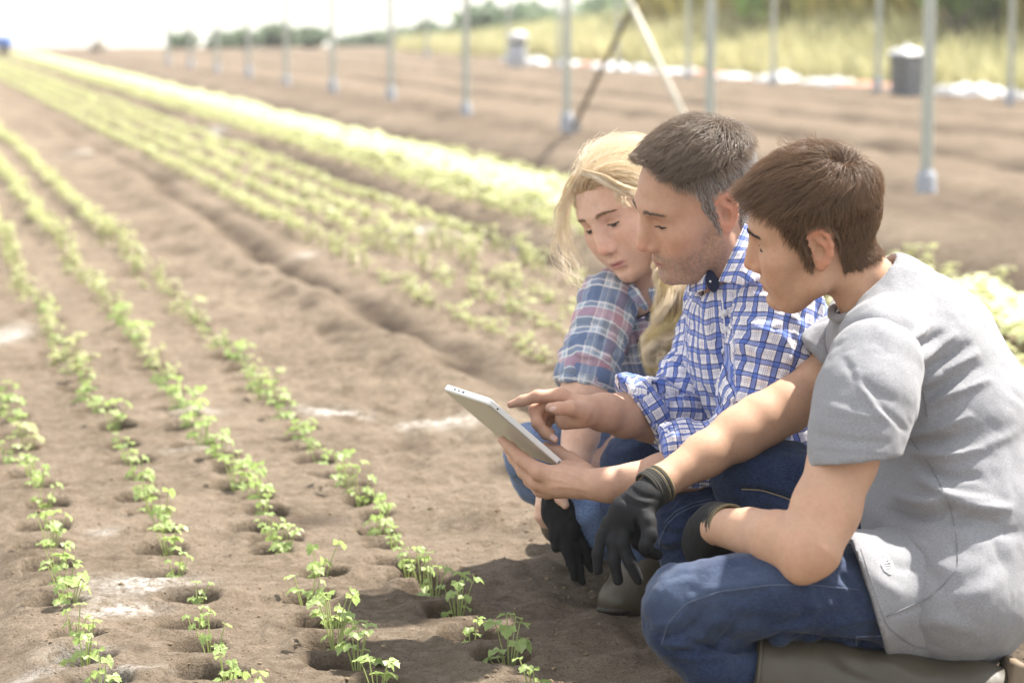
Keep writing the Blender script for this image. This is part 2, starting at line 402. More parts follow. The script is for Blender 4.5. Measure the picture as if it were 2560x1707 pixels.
def make_variant(seed, nst, hgt):
    rg = random.Random(seed); parts = []
    for i in range(nst):
        a = 2 * math.pi * (i + rg.uniform(-.35, .35)) / nst; small = i >= nst - 2
        h = hgt * (rg.uniform(.2, .4) if small else rg.uniform(.5, 1.12)); sp = h * (rg.uniform(.6, .9) if small else rg.uniform(.08, .30))
        ts = np.linspace(0, 1, 6)
        pts = np.stack([math.cos(a) * (.003 + sp * ts ** 1.6), math.sin(a) * (.003 + sp * ts ** 1.6), -.012 + (h + .012) * ts ** .92], 1)
        st = tube(pts, np.linspace(.0013, .0008, 6), 5, False)
        s = hgt * (rg.uniform(.16, .2) if small else rg.uniform(.14, .22))
        lv, lf = leaf_blade(rg, s)
        tilt = rg.uniform(.0, .9); ya = a + rg.uniform(-.4, .4)
        ct, s_t = math.cos(tilt), math.sin(tilt)
        lv = np.stack([lv[:, 0] * ct + lv[:, 2] * s_t, lv[:, 1], -lv[:, 0] * s_t + lv[:, 2] * ct], 1)
        lv = np.stack([lv[:, 0] * math.cos(ya) - lv[:, 1] * math.sin(ya), lv[:, 0] * math.sin(ya) + lv[:, 1] * math.cos(ya), lv[:, 2]], 1) + pts[-1]
        parts.append((st, (lv, lf)))
    return parts
variants = [make_variant(30 + k, 8 + k % 4, .074 + .008 * (k % 4)) for k in range(8)]
var_mesh = []
for k, parts in enumerate(variants):
    v = [(mesh_l('stalk', *st), mesh_l('leaf', *lf, False)) for st, lf in parts]
    for a, b in v: a.materials.append(M_stalk); b.materials.append(M_leaf)
    one = {}
    for kind, mt in ((0, M_leaf), (1, M_leaf2)):
        m = mesh_l('seedling', *join([q for p in parts for q in p])); m.materials.append(mt); one[kind] = m
    var_mesh.append((v, one))
# which of them the photograph shows, largest first
def in_view(x, y, m=25):
    u, v, d = to_px(np.array([x, y, float(base_z(x, y)) + .03])); return -m < u < 2560 + m and -m < v < 1707 + 60 and d > 0
PEOPLE_HIDE = [(1420, 560, 2700, 1800)]
vis = []
for i, (x, y, k) in enumerate(plants):
    if not in_view(x, y): continue
    u, v, d = to_px(np.array([x, y, float(base_z(x, y)) + .03]))
    hid = (u > 1450 and v > 700) or (u > 1750 and v > 420 and u < 2250)
    if not hid: vis.append((d, i))
vis.sort(); chosen = [i for d, i in vis if plants[i][2] < 2][:290]; chs = set(chosen)
pr = random.Random(77); parent_n = 0
for rank, i in enumerate(chosen):
    x, y, k = plants[i]; z = gz(x, y); kk = pr.randrange(8); sc = pr.uniform(.84, 1.16); rz = pr.uniform(0, 6.28)
    if k == 0:
        ri = int(np.argmin([abs(lat(x, y) - q) for q in ROWS_L]))
        lab = (['leafy celery seedling in the outermost row of the sparse bed, farthest from the people', 'leafy celery seedling in the second row of the sparse bed from the outer edge', 'leafy celery seedling in the third row of the sparse bed from the outer edge', 'leafy celery seedling in the sparse bed row running nearest to the crouching people'][ri], 'seedling', ['seedlings of the outermost row', 'seedlings of the second row', 'seedlings of the third row', 'seedlings of the row nearest the people'][ri])
    else:
        ri = int(np.argmin([abs(lat(x, y) - q) for q in ROWS_R + [2.94, 3.73]]))
        lab = (['young plant in the dense bed row right beside the dark furrow', 'young plant in the second row of the dense bed counted from the furrow', 'young plant in the third row of the dense bed counted from the furrow', 'young plant in the last row of the dense bed', 'young plant in the narrow rows along the pale crop strip', 'scattered young plant between the pale crop strip and bare soil'][ri], 'seedling', 'dense bed plants, row %d' % (ri + 1))
    if y < 5.0 and k == 0:
        r = obj('seedling', None); r.location = (x, y, z); r.rotation_euler = (0, 0, rz); r.scale = (sc,) * 3
        for a, b in var_mesh[kk][0]:
            s_ = obj('stalk', a, None, r); obj('leaf', b, None, s_)
    else:
        r = obj('seedling', var_mesh[kk][1][1 if pr.random() < float(ss(4.6, 8.5, y)) else k]); r.location = (x, y, z); r.rotation_euler = (0, 0, rz); r.scale = (sc,) * 3  # farther plants take the yellower leaf: backlit haze put into the colour
    tag(r, *lab)
# the rest, too many to tell apart
def clump_mass(idx, name, label, mat, tall, nl, seed):
    g = np.random.default_rng(seed); n = len(idx)
    xs = np.array([plants[i][0] for i in idx]); ys = np.array([plants[i][1] for i in idx]); zs = ground_s(xs, ys)
    V = np.zeros((n, nl, 4, 3)); 
    a = g.uniform(0, 6.28, (n, nl)); h = tall * g.uniform(.35, 1.1, (n, nl)); r = tall * g.uniform(.1, .55, (n, nl)); s = tall * g.uniform(.16, .34, (n, nl))
    c = np.stack([xs[:, None] + r * np.cos(a), ys[:, None] + r * np.sin(a), zs[:, None] + h], -1)
    d1 = np.stack([np.cos(a), np.sin(a), g.uniform(-.7, .5, (n, nl))], -1); d2 = np.stack([-np.sin(a), np.cos(a), g.uniform(-.4, .4, (n, nl))], -1)
    for j, (p, q) in enumerate(((-1, 0), (0, .8), (1.1, 0), (0, -.8))): V[:, :, j] = c + s[..., None] * (p * d1 + q * d2)
    m = n * nl; F = (np.arange(m)[:, None] * 4 + np.arange(4)[None, :])
    o = obj(name, mesh_np(name, V.reshape(-1, 3), F, False), mat); tag(o, label, 'crop', kind='stuff')
rest = [i for i in range(len(plants)) if i not in chs]
clump_mass([i for i in rest if plants[i][2] == 0], 'distant_seedlings', 'far seedling rows of the sparse bed merging into green lines', M_leaf2, .066, 20, 1)  # yellower leaf again, backlit haze carried by the colour
clump_mass([i for i in rest if plants[i][2] == 1], 'distant_crop', 'far young plants of the dense green bed', M_leaf2, .064, 20, 2)
clump_mass([i for i in rest if plants[i][2] == 2], 'pale_crop', 'pale sunlit strip of close-grown crop beyond the dense bed', M_leaf3, .095, 24, 3)
# ================================================================== posts, braces and what stands behind
t = NT('galvanised'); f = t.noise(25, 5); t.set(Base_Color=t.mix(f, (.34, .36, .33), (.52, .54, .50)), Metallic=.35, Roughness=.55); M_galv = t.m
M_sock = plain('socket', (.35, .37, .41), .7, var=.3, scale=30)
M_brace = plain('pale_brace', (.62, .58, .48), .6); M_bdark = plain('dark_brace', (.16, .13, .09), .7)
def post_mesh(h=3.1, r=.032):
    return mesh_l('shaft', *tube([[0, 0, -.25], [0, 0, .2], [0, 0, h * .5], [0, 0, h]], [r, r, r * .98, r * .96], 14))
ps = post_mesh(); ps.materials.append(M_galv)
sv, sf = join([tube([[0, 0, -.15], [0, 0, .0], [0, 0, .15], [0, 0, .165]], [.06, .056, .050, .044], 14), tube([[0, 0, .16], [0, 0, .178]], [.038, .038], 14)])
sk = mesh_l('socket', sv, sf); sk.materials.append(M_sock)
def post(L, T, label, group):
    x, y = from_row(L, T); r = obj('frame_post', None); r.location = (x, y, gz(x, y)); tag(r, label, 'post', group)
    obj('shaft', ps, None, r); obj('socket', sk, None, r); return r
def row_T(L, depth):               # distance along the row at which a line at L reaches that depth
    return (depth - L * math.sin(ROWA)) / math.cos(ROWA)
LP = 5.68 * CAM_H * math.cos(ROWA); LQ = 12.45 * CAM_H * math.cos(ROWA)
p1 = []
for i in range(11):
    d = 12.50 + 3.28 * i
    lab = ['thick grey post in the front row, standing clear behind the boy with grey shirt', 'grey post of the front row rising behind the dark-haired man, foot of the pale brace', 'grey post of the front row where the dark brace starts'][i] if i < 3 else 'grey metal post in the receding front row over bare soil'
    p1.append(post(LP, row_T(LP, d), lab, 'posts of the front row' if i >= 3 else None))
for i in range(9):
    d = 25.4 + 3.38 * i
    post(LQ, row_T(LQ, d), 'grey metal post in the back row at the foot of the grassy bank', 'posts of the back row')
for i in range(4):
    d = 36 + 4 * i; post(17.6, row_T(17.6, d), 'faint grey post standing within the tall growth of the bank', 'posts within the bank')
def rod(a, b, r, name, mat, label):
    a = np.array(a); b = np.array(b); v, f = tube([a * 0, (b - a) * .5, b - a], r, 10)
    e, ef = box(0, 0, 0, .09, .05, .09, .012)
    o = obj(name, mesh_l(name, v, f), mat); o.location = a; tag(o, label, 'brace')
    c = obj('clamp', mesh_l('clamp', e + (b - a) * .985, ef), M_sock, o); c2 = obj('clamp', mesh_l('clamp', e + (b - a) * .012, ef), M_sock, o)
A = np.array(p1[1].location); B = np.array(p1[2].location); side = np.array([-.05, -.05, 0])
rod(A + side + [0, 0, .05], B + side + [0, 0, 2.15], .022, 'cross_brace', M_brace, 'pale diagonal brace crossing between two front row posts')
rod(B - side + [0, 0, .05], A - side + [0, 0, 2.15], .019, 'cross_brace', M_bdark, 'dark diagonal brace crossing between two front row posts')
# ---------------------------------------------------------------- bank
L0 = 12.2
def bank_h(L, T): return 3.0 * ss(0.2, 9.0, L - L0 - .3 * noise(T, T * 0, None, 3)) + .12 * fbm(L, T, None, 1.5, 3)
bl = np.concatenate([np.linspace(L0 - .6, L0 + 10, 40), np.linspace(L0 + 11, L0 + 60, 14)]); bt = np.linspace(5, 72, 120)
BL, BT = np.meshgrid(bl, bt); bx, by = from_row(BL.ravel(), BT.ravel())
fade = (1 - ss(44, 66, BT.ravel()))
bz = base_z(bx, by) + bank_h(BL.ravel(), BT.ravel()) * fade - .08 - .3 * ss(60, 72, BT.ravel())
n1, n2 = len(bt), len(bl); ii = (np.arange(n1 - 1)[:, None] * n2 + np.arange(n2 - 1)[None, :]).ravel()
M_bank = plain('bank_earth', (.30, .30, .13), .95, var=.5, scale=2)
o = obj('bank', mesh_np('bank', np.stack([bx, by, bz], 1), np.stack([ii, ii + 1, ii + n2 + 1, ii + n2], 1)), M_bank); tag(o, kind='structure')
def bank_z(L, T):
    x, y = from_row(L, T); return base_z(x, y) + bank_h(L, T) * (1 - ss(44, 66, T)) - .08
def veg_mat(name, a, b, c, tr):
    t = NT(name); p = t.n('NewGeometry').outputs['Position']; rnd = t.attr('tint', 'Fac')
    f = t.noise(.55, 4, .6, p); col = t.mix(t.ramp(f, [(.38, 0), (.62, 1)]), a, b); col = t.mix(t.math('MULTIPLY', rnd, .6), col, c)
    t.set(Base_Color=col, Roughness=.6, Specular_IOR_Level=.3)
    tl = t.n('BsdfTranslucent'); t.put(tl.inputs[0], t.mix(.4, col, tr)); ms = t.n('MixShader'); ms.inputs[0].default_value = .45
    t.t.links.new(t.b.outputs[0], ms.inputs[1]); t.t.links.new(tl.outputs[0], ms.inputs[2]); t.t.links.new(ms.outputs[0], t.t.nodes['Material Output'].inputs[0]); return t.m
M_dry = veg_mat('dry_grass', (.38, .38, .18), (.50, .45, .25), (.62, .58, .36), (.60, .58, .32))
M_tall = veg_mat('tall_growth', (.17, .23, .05), (.40, .28, .085), (.48, .42, .13), (.55, .50, .14))
M_bush = veg_mat('bush_leaf', (.18, .32, .06), (.34, .50, .12), (.50, .64, .22), (.55, .75, .2))
M_dark = veg_mat('dark_leaf', (.12, .17, .10), (.18, .23, .15), (.25, .31, .20), (.3, .4, .25))
def blades(x, y, z, h, w, seed, lean=.35):
    g = np.random.default_rng(seed); n = len(x); a = g.uniform(0, 6.28, n); hh = h * g.uniform(.5, 1.15, n); ww = w * g.uniform(.6, 1.4, n)
    V = np.zeros((n, 6, 3)); dx = np.cos(a); dy = np.sin(a); lx = g.normal(0, lean, n); ly = g.normal(0, lean, n)
    for j, (tt, s) in enumerate(((0, 1), (0, -1), (.55, -.8), (.55, .8), (1, .12), (1, -.12))):
        V[:, j, 0] = x + dx * ww * s + lx * hh * tt * tt; V[:, j, 1] = y + dy * ww * s + ly * hh * tt * tt; V[:, j, 2] = z + hh * tt
    b = np.arange(n)[:, None] * 6; F = np.concatenate([b + np.array([[0, 1, 2, 3]]), b + np.array([[3, 2, 5, 4]])])
    me = mesh_np('blades', V.reshape(-1, 3), F, False); set_col(me, 'tint', np.repeat(g.random(n), 6)); return me
g = np.random.default_rng(4)
n = 26000; L = L0 + .35 + 3.2 * g.random(n) ** 1.3; T = 6 + 54 * g.random(n); x, y = from_row(L, T)
o = obj('dry_grass', blades(x, y, bank_z(L, T), .55, .02, 5), M_dry); tag(o, 'band of pale dry grass along the foot of the bank', 'grass', kind='stuff')
n = 30000; L = L0 + 2.8 + 11 * g.random(n) ** 1.1; T = 6 + 42 * g.random(n) ** .9; x, y = from_row(L, T)
dens = noise(L, T, None, 2.2); keep = dens > -.55; 
o = obj('tall_growth', blades(x[keep], y[keep], bank_z(L, T)[keep], 1.7, .04, 6, .3), M_tall); tag(o, 'tall brown and olive growth covering the upper bank', 'undergrowth', kind='stuff')
def bush(x, y, z, rx, rz, mat, label, group, nleaf, ls, seed, trunk_h=.3, name='bush'):
    g = np.random.default_rng(seed); r = obj(name, None); r.location = (x, y, z); tag(r, label, 'bush' if name == 'bush' else 'tree', group)
    nb = 7; tp = []
    for k in range(nb):
        a = 6.28 * k / nb + g.uniform(-.3, .3); e = np.array([math.cos(a) * rx * .55, math.sin(a) * rx * .55, trunk_h + rz * g.uniform(.5, 1.2)])
        tp.append(tube([[0, 0, -.1], e * [.15, .15, .45], e], [.05 * rx + .01, .03 * rx + .008, .008], 6))
    obj('trunk', mesh_l('trunk', *join(tp)), M_bdark, r)
    nc = 14; cc = g.normal(0, 1, (nc, 3)); cc /= np.linalg.norm(cc, axis=1)[:, None]; cc = cc * np.array([rx * .62, rx * .62, rz * .62]) * g.uniform(.4, 1.05, (nc, 1)) + [0, 0, trunk_h + rz]
    k = g.integers(0, nc, nleaf); d = g.normal(0, 1, (nleaf, 3)); d /= np.linalg.norm(d, axis=1)[:, None]
    p = cc[k] + d * (g.random((nleaf, 1)) ** .5) * np.array([rx * .45, rx * .45, rz * .42]) * (.6 + .6 * g.random((nc, 1)))[k]
    a = g.normal(0, 1, (nleaf, 3)); a /= np.linalg.norm(a, axis=1)[:, None]; b = np.cross(a, d); b /= np.linalg.norm(b, axis=1)[:, None] + 1e-9
    s = ls * g.uniform(.6, 1.4, (nleaf, 1)); V = np.stack([p - a * s, p + b * s * .55, p + a * s, p - b * s * .55], 1).reshape(-1, 3)
    me = mesh_np('crown', V, np.arange(nleaf)[:, None] * 4 + np.arange(4)[None, :], False); set_col(me, 'tint', np.repeat(g.random(nleaf), 4)); obj('crown', me, mat, r); return r
def at_px(u, v, L): # where a sight line crosses the bank line at L
    d = P(u, v, 1.0) @ CW.T; tt = L / (d[0] * math.cos(ROWA) + d[1] * math.sin(ROWA)); return d[0] * tt, d[1] * tt
bl_ = [(2395, 150, 14.6, 1.0, .9, 'bright lime-green bush at the bank beside the thick post', 4200), (1940, 60, 15.2, .8, .7, 'bright green bush on the bank above the crate stack', 2600), (1700, 40, 16.0, .8, .7, 'small fresh green bush among the tall growth behind the pale brace', 2200)]
for k, (u, v, L, rx, rz, lab, nl) in enumerate(bl_):
    x, y = at_px(u, v, L); bush(x, y, float(bank_z(L, along(x, y))) - .1, rx, rz, M_bush, lab, None, nl, .11, 60 + k)
for k in range(16):
    L = 15.5 + 5 * g.random(); T = 12 + 2.3 * k; x, y = from_row(L, T)
    bush(x, y, float(bank_z(L, T)) - .1, 1.3 + .5 * g.random(), 1.1 + .5 * g.random(), M_bush if k % 3 == 0 else M_tall, 'leafy shrub in the overgrown upper bank', 'shrubs of the upper bank', 1700, .15, 80 + k)
for k in range(12):
    L = 15.5 + 2 * g.random(); T = 50 + 5 * k; x, y = from_row(L, T); s = 1.15 * math.exp(-(T - 50) / 26) + .12
    bush(x, y, float(base_z(x, y)) - .2, max(.7, s * 1.7), s * .85, M_dark, 'dark bushy tree in the hazy far tree line', 'trees of the far tree line', 1500, .24, 120 + k, .1, 'far_tree')
for k, (u, r_) in enumerate(((470, .5), (560, .55), (620, .6), (705, .8), (780, .7))):
    x, y = Dg(u * .92 + 20, 124); y = 64 + k; x = (u * .92 - 1176) / 5553 * y * 1.0
    bush(x, y, float(base_z(x, y)) - .15, r_, r_ * .6, M_dark, 'small dark bush on the crest at the end of the bare field', 'bushes on the crest', 700, .12, 150 + k, .1)
# ---------------------------------------------------------------- things at the edge of the field
M_white = plain('white_plastic', (.72, .72, .72), .45, var=.1); M_grey = plain('grey_plastic', (.42, .44, .50), .5); M_blk = plain('black_plastic', (.02, .02, .022), .5); M_red = plain('red_plastic', (.55, .26, .18), .5); M_blue = plain('blue_tarp', (.05, .16, .55), .5)
def pos_on(u, v): return Dg(u, v)
x, y = pos_on(1190, 162); z = gz(x, y); r = obj('lidded_drum', None); r.location = (x, y, z); tag(r, 'pale grey drum with dark band and white lid by the dry grass', 'drum')
obj('drum_body', mesh_l('drum_body', *tube([[0, 0, -.03], [0, 0, .0], [0, 0, .02], [0, 0, .36], [0, 0, .40]], [.12, .13, .14, .145, .13], 20)), M_grey, r)
obj('band', mesh_l('band', *tube([[0, 0, .395], [0, 0, .47]], [.142, .142], 20)), M_blk, r)
obj('lid', mesh_l('lid', *tube([[0, 0, .465], [0, 0, .47], [0, 0, .55], [0, 0, .60], [0, 0, .62]], [.15, .175, .17, .12, .04], 20)), M_white, r)
x, y = pos_on(2085, 226); z0 = gz(x, y); 
def crate_parts():
    w, d, h, t_ = .28, .31, .095, .012
    out = [box(0, 0, t_ / 2, w, d, t_)]
    walls = [box(0, s * (d / 2 - t_ / 2), h / 2 + .004, w, t_, h - .008) for s in (-1, 1)] + [box(s * (w / 2 - t_ / 2), 0, h / 2 + .004, t_, d - .03, h - .008) for s in (-1, 1)]
    rim = [box(0, s * d / 2, h - .01, w + .02, .02, .018) for s in (-1, 1)] + [box(s * w / 2, 0, h - .01, .02, d - .025, .018) for s in (-1, 1)]
    rib = [box(-w / 2 + .03 + .044 * k, -d / 2 - .005, h * .45, .012, .01, h * .7) for k in range(6)]
    return out, walls, rim, rib
ob, ow, orim, orib = crate_parts(); cb = mesh_l('tray_base', *join(ob), False); cw_ = mesh_l('side_wall', *join(ow), False); crm = mesh_l('rim', *join(orim), False); crb = mesh_l('ribs', *join(orib), False)
for k in range(5):
    r = obj('crate', None); r.location = (x + .012 * math.sin(3 * k), y, z0 + .005 + .1 * k); r.rotation_euler = (0, 0, R(24 + 3 * math.sin(5 * k)))
    lab = {0: 'black crate at the bottom of the stack by the bank', 4: 'black crate at the top of the stack under white sheet'}.get(k, 'black crate in the middle of the stack by the bank'); tag(r, lab, 'crate', 'stacked crates')
    for nm, m_, mt in (('tray_base', cb, M_blk), ('side_wall', cw_, M_blk if k % 2 else M_blk), ('rim', crm, M_grey), ('ribs', crb, M_grey)): obj(nm, m_, mt, r)
def sheet(x, y, z, sx, sy, h, mat, label, group, seed, rz=0, name='plastic_sheet'):
    g = np.random.default_rng(seed); n = 22; U, W = np.meshgrid(np.linspace(-1, 1, n), np.linspace(-1, 1, n)); q = 1 - np.maximum(np.abs(U), np.abs(W)) ** 4
    zz = h * q * (.45 + .55 * np.abs(fbm(U.ravel() + seed, W.ravel(), None, .45, 3)).reshape(n, n))
    V = np.stack([U * sx * (1 + .2 * noise(W.ravel(), U.ravel() * 0 + seed, None, .4).reshape(n, n)), W * sy, zz], -1).reshape(-1, 3); i0 = (np.arange(n - 1)[:, None] * n + np.arange(n - 1)).ravel()
    o = obj(name, mesh_np(name, V, np.stack([i0, i0 + 1, i0 + n + 1, i0 + n], 1)), mat); o.location = (x, y, z); o.rotation_euler = (0, 0, rz); tag(o, label, 'sheet', group); return o
sheet(x - .02, y, z0 + .50, .16, .18, .10, M_white, 'white crumpled sheet lying on top of the black crate stack', None, 3, R(24))
s_ = 0
for T in np.arange(20.5, 46, 1.55):
    x, y = from_row(L0 - .25 + .12 * math.sin(T * 3), T); s_ += 1; red = (s_ % 4 == 2)
    sheet(x, y, gz(x, y) - .01, .70 + .25 * math.sin(T * 7), .16 + .06 * math.sin(T * 2.3), .11 + .05 * math.cos(T * 5), M_red if red else M_white, 'faded red plastic strip lying along the foot of the bank' if red else 'crumpled white plastic sheeting lying along the foot of the bank', 'red plastic at the bank' if red else 'white sheeting at the bank', 40 + s_, ROWA + R(90))
y = 57.0; x = (4 - 1176) / 5553 * y; r = obj('covered_trailer', None); r.location = (x, y, gz(x, y)); tag(r, 'blue covered cart at the far end of the crop rows', 'cart')
v, f = box(0, 0, .30, .62, .5, .22, .05); v[:, 2] += .04 * np.cos(v[:, 0] * 4); obj('cover', mesh_l('cover', v, f), M_blue, r)
for sx in (-.2, .2): obj('wheel', mesh_l('wheel', *tube([[sx, -.3, .12], [sx, -.25, .12]], .12, 14)), M_blk, r)
y = 62.0; x = (234 - 1176) / 5553 * y; r = obj('far_pole', None); r.location = (x, y, gz(x, y)); tag(r, 'thin dark pole standing alone on the crest', 'pole')
obj('shaft', mesh_l('shaft', *tube([[0, 0, -.2], [0, 0, 2], [0, 0, 4.2]], [.035, .03, .025], 8)), M_bdark, r); obj('foot', mesh_l('foot', *tube([[0, 0, -.1], [0, 0, .12], [0, 0, .3]], [.32, .24, .06], 10)), M_bdark, r)
# ================================================================== modelling kit for bodies and clothes
def _n3(v): v = np.asarray(v, float); return v / (np.linalg.norm(v) + 1e-12)
class Field:
    """distance field on a grid; shapes are melted together and meshed into one skin"""
    def __init__(s, lo, hi, h):
        s.lo = np.asarray(lo, float); s.h = h; s.n = np.ceil((np.asarray(hi, float) - s.lo) / h).astype(int) + 1
        s.D = np.full(s.n, 1.0, np.float32); s.ax = [s.lo[i] + h * np.arange(s.n[i]) for i in range(3)]
    def _reg(s, lo, hi):
        a = np.clip(np.floor((lo - s.lo) / s.h).astype(int), 0, s.n); b = np.clip(np.ceil((hi - s.lo) / s.h).astype(int) + 1, 0, s.n)
        if np.any(b <= a): return None, None
        sl = tuple(slice(a[i], b[i]) for i in range(3))
        X = s.ax[0][a[0]:b[0]][:, None, None].astype(np.float32); Y = s.ax[1][a[1]:b[1]][None, :, None].astype(np.float32); Z = s.ax[2][a[2]:b[2]][None, None, :].astype(np.float32)
        return sl, (X, Y, Z)
    def _op(s, sl, d, k, mode):
        A = s.D[sl]
        if mode == 'add':
            if k > 0:
                h = np.maximum(k - np.abs(A - d), 0) / k; s.D[sl] = np.minimum(A, d) - h * h * k * .25
            else: s.D[sl] = np.minimum(A, d)
        else:
            d = -d
            if k > 0:
                h = np.maximum(k - np.abs(A - d), 0) / k; s.D[sl] = np.maximum(A, d) + h * h * k * .25
            else: s.D[sl] = np.maximum(A, d)
    def cone(s, a, b, ra, rb, k=0.01, mode='add', st=None):
        """round cone; st = (axis, factor): stretched by factor along axis"""
        a = np.asarray(a, float); b = np.asarray(b, float); m = max(ra, rb) * (st[1] if st is not None and st[1] > 1 else 1) + k + 3 * s.h
        sl, G = s._reg(np.minimum(a, b) - m, np.maximum(a, b) + m)
        if sl is None: return
        d = b - a; q = [G[i] - np.float32(a[i]) for i in range(3)]
        if st is not None:
            ax = _n3(st[0]); g = 1 / st[1] - 1
            w = q[0] * np.float32(ax[0]) + q[1] * np.float32(ax[1]) + q[2] * np.float32(ax[2]); q = [q[i] + w * np.float32(ax[i] * g) for i in range(3)]
            d = d + ax * (d @ ax) * g
        dd = float(d @ d) + 1e-12
        t = np.clip((q[0] * np.float32(d[0]) + q[1] * np.float32(d[1]) + q[2] * np.float32(d[2])) / np.float32(dd), 0, 1)
        dist = np.sqrt(sum((q[i] - t * np.float32(d[i])) ** 2 for i in range(3))) - (np.float32(ra) + t * np.float32(rb - ra))
        if st is not None and st[1] < 1: dist = dist * np.float32(max(st[1], .5))
        s._op(sl, dist, k, mode)
    def chain(s, pts, k=0.01, mode='add', st=None):
        for (a, ra), (b, rb) in zip(pts[:-1], pts[1:]): s.cone(a, b, ra, rb, k, mode, st)
    def ell(s, c, r, k=0.01, mode='add', rot=None):
        c = np.asarray(c, float); r = np.asarray(r, float); m = r.max() + k + 3 * s.h
        sl, G = s._reg(c - m, c + m)
        if sl is None: return
        q = [G[i] - np.float32(c[i]) for i in range(3)]
        if rot is not None:        # rows of rot are the local axes
            q = [q[0] * np.float32(rot[i][0]) + q[1] * np.float32(rot[i][1]) + q[2] * np.float32(rot[i][2]) for i in range(3)]
        k0 = np.sqrt(sum((q[i] / np.float32(r[i])) ** 2 for i in range(3))); k1 = np.sqrt(sum((q[i] / np.float32(r[i] ** 2)) ** 2 for i in range(3))) + 1e-9
        s._op(sl, k0 * (k0 - 1) / k1, k, mode)
    def plane(s, p, n):            # keep only the side the normal points away from
        n = _n3(n); p = np.asarray(p, float)
        d = (s.ax[0][:, None, None] - p[0]) * n[0] + (s.ax[1][None, :, None] - p[1]) * n[1] + (s.ax[2][None, None, :] - p[2]) * n[2]
        s.D = np.maximum(s.D, d.astype(np.float32))
    def mesh(s, smooth=1):
        D = s.D; S = D < 0; n = D.shape
        cs = [S[i:n[0] - 1 + i, j:n[1] - 1 + j, k:n[2] - 1 + k] for i in (0, 1) for j in (0, 1) for k in (0, 1)]
        cnt = sum(c.astype(np.int8) for c in cs); act = (cnt > 0) & (cnt < 8)
        I, J, K = np.nonzero(act); idx = np.full(act.shape, -1, np.int32); idx[I, J, K] = np.arange(len(I))
        acc = np.zeros((len(I), 3)); num = np.zeros(len(I)); off = [(i, j, k) for i in (0, 1) for j in (0, 1) for k in (0, 1)]
        val = np.stack([D[I + o[0], J + o[1], K + o[2]] for o in off], 1)
        for p in range(8):
            for q in range(p + 1, 8):
                if sum(abs(off[p][i] - off[q][i]) for i in range(3)) != 1: continue
                a, b = val[:, p], val[:, q]; m = (a < 0) != (b < 0); t = np.where(m, a / np.where(m, a - b, 1), 0)
                for i in range(3): acc[:, i] += np.where(m, off[p][i] + t * (off[q][i] - off[p][i]), 0)
                num += m
        V = (np.stack([I, J, K], 1) + acc / num[:, None]) * s.h + s.lo; F = []
        for ax in range(3):
            u, v = (ax + 1) % 3, (ax + 2) % 3
            sa = [slice(None)] * 3; sb = [slice(None)] * 3; sa[ax] = slice(0, -1); sb[ax] = slice(1, None)
            A, B = S[tuple(sa)], S[tuple(sb)]; E = np.stack(np.nonzero(A != B), 1)
            ok = (E[:, u] > 0) & (E[:, v] > 0) & (E[:, u] < n[u] - 1) & (E[:, v] < n[v] - 1); E = E[ok]
            fl = A[E[:, 0], E[:, 1], E[:, 2]]; q = []
            for du, dv in ((-1, -1), (0, -1), (0, 0), (-1, 0)):
                e = E.copy(); e[:, u] += du; e[:, v] += dv; q.append(idx[e[:, 0], e[:, 1], e[:, 2]])
            q = np.stack(q, 1); q[~fl] = q[~fl][:, ::-1]; F.append(q)
        F = np.concatenate(F); F = F[(F >= 0).all(1)]
        for _ in range(smooth): V = lap(V, F, .5)
        return V, F
    def at(s, Q):                  # trilinear look-up
        q = (np.asarray(Q) - s.lo) / s.h; i = np.clip(np.floor(q).astype(int), 0, s.n - 2); t = np.clip(q - i, 0, 1); r = 0
        for a in (0, 1):
            for b in (0, 1):
                for c in (0, 1):
                    r = r + s.D[i[:, 0] + a, i[:, 1] + b, i[:, 2] + c] * (t[:, 0] if a else 1 - t[:, 0]) * (t[:, 1] if b else 1 - t[:, 1]) * (t[:, 2] if c else 1 - t[:, 2])
        return r
    def grad(s, Q):
        e = s.h; g = np.stack([s.at(Q + np.eye(3)[i] * e) - s.at(Q - np.eye(3)[i] * e) for i in range(3)], 1)
        return g / (np.linalg.norm(g, axis=1)[:, None] + 1e-9)
def lap(V, F, w):
    S = np.zeros_like(V); N = np.zeros(len(V))
    for a, b in ((0, 1), (1, 2), (2, 3), (3, 0)):
        for p, q in ((a, b), (b, a)):
            for i in range(3): S[:, i] += np.bincount(F[:, p], V[F[:, q], i], len(V))
            N += np.bincount(F[:, p], minlength=len(V))
    return V * (1 - w) + w * S / np.maximum(N, 1)[:, None]
def vnormals(V, F):
    n = np.cross(V[F[:, 2]] - V[F[:, 0]], V[F[:, 3]] - V[F[:, 1]]); N = np.zeros_like(V)
    for j in range(4):
        for i in range(3): N[:, i] += np.bincount(F[:, j], n[:, i], len(V))
    return N / (np.linalg.norm(N, axis=1)[:, None] + 1e-12)
def proj(V): return 1280 + FOC * V[:, 0] / V[:, 1], 853.5 - FOC * V[:, 2] / V[:, 1]
def seg_dist(u, v, pts):
    best = np.full(len(u), 1e9); tt = np.zeros(len(u)); n = len(pts) - 1
    for i in range(n):
        (x0, y0), (x1, y1) = pts[i], pts[i + 1]; dx, dy = x1 - x0, y1 - y0; L = dx * dx + dy * dy + 1e-9
        t = np.clip(((u - x0) * dx + (v - y0) * dy) / L, 0, 1); d = np.hypot(u - x0 - t * dx, v - y0 - t * dy)
        m = d < best; best[m] = d[m]; tt[m] = (i + t[m]) / n
    return best, tt
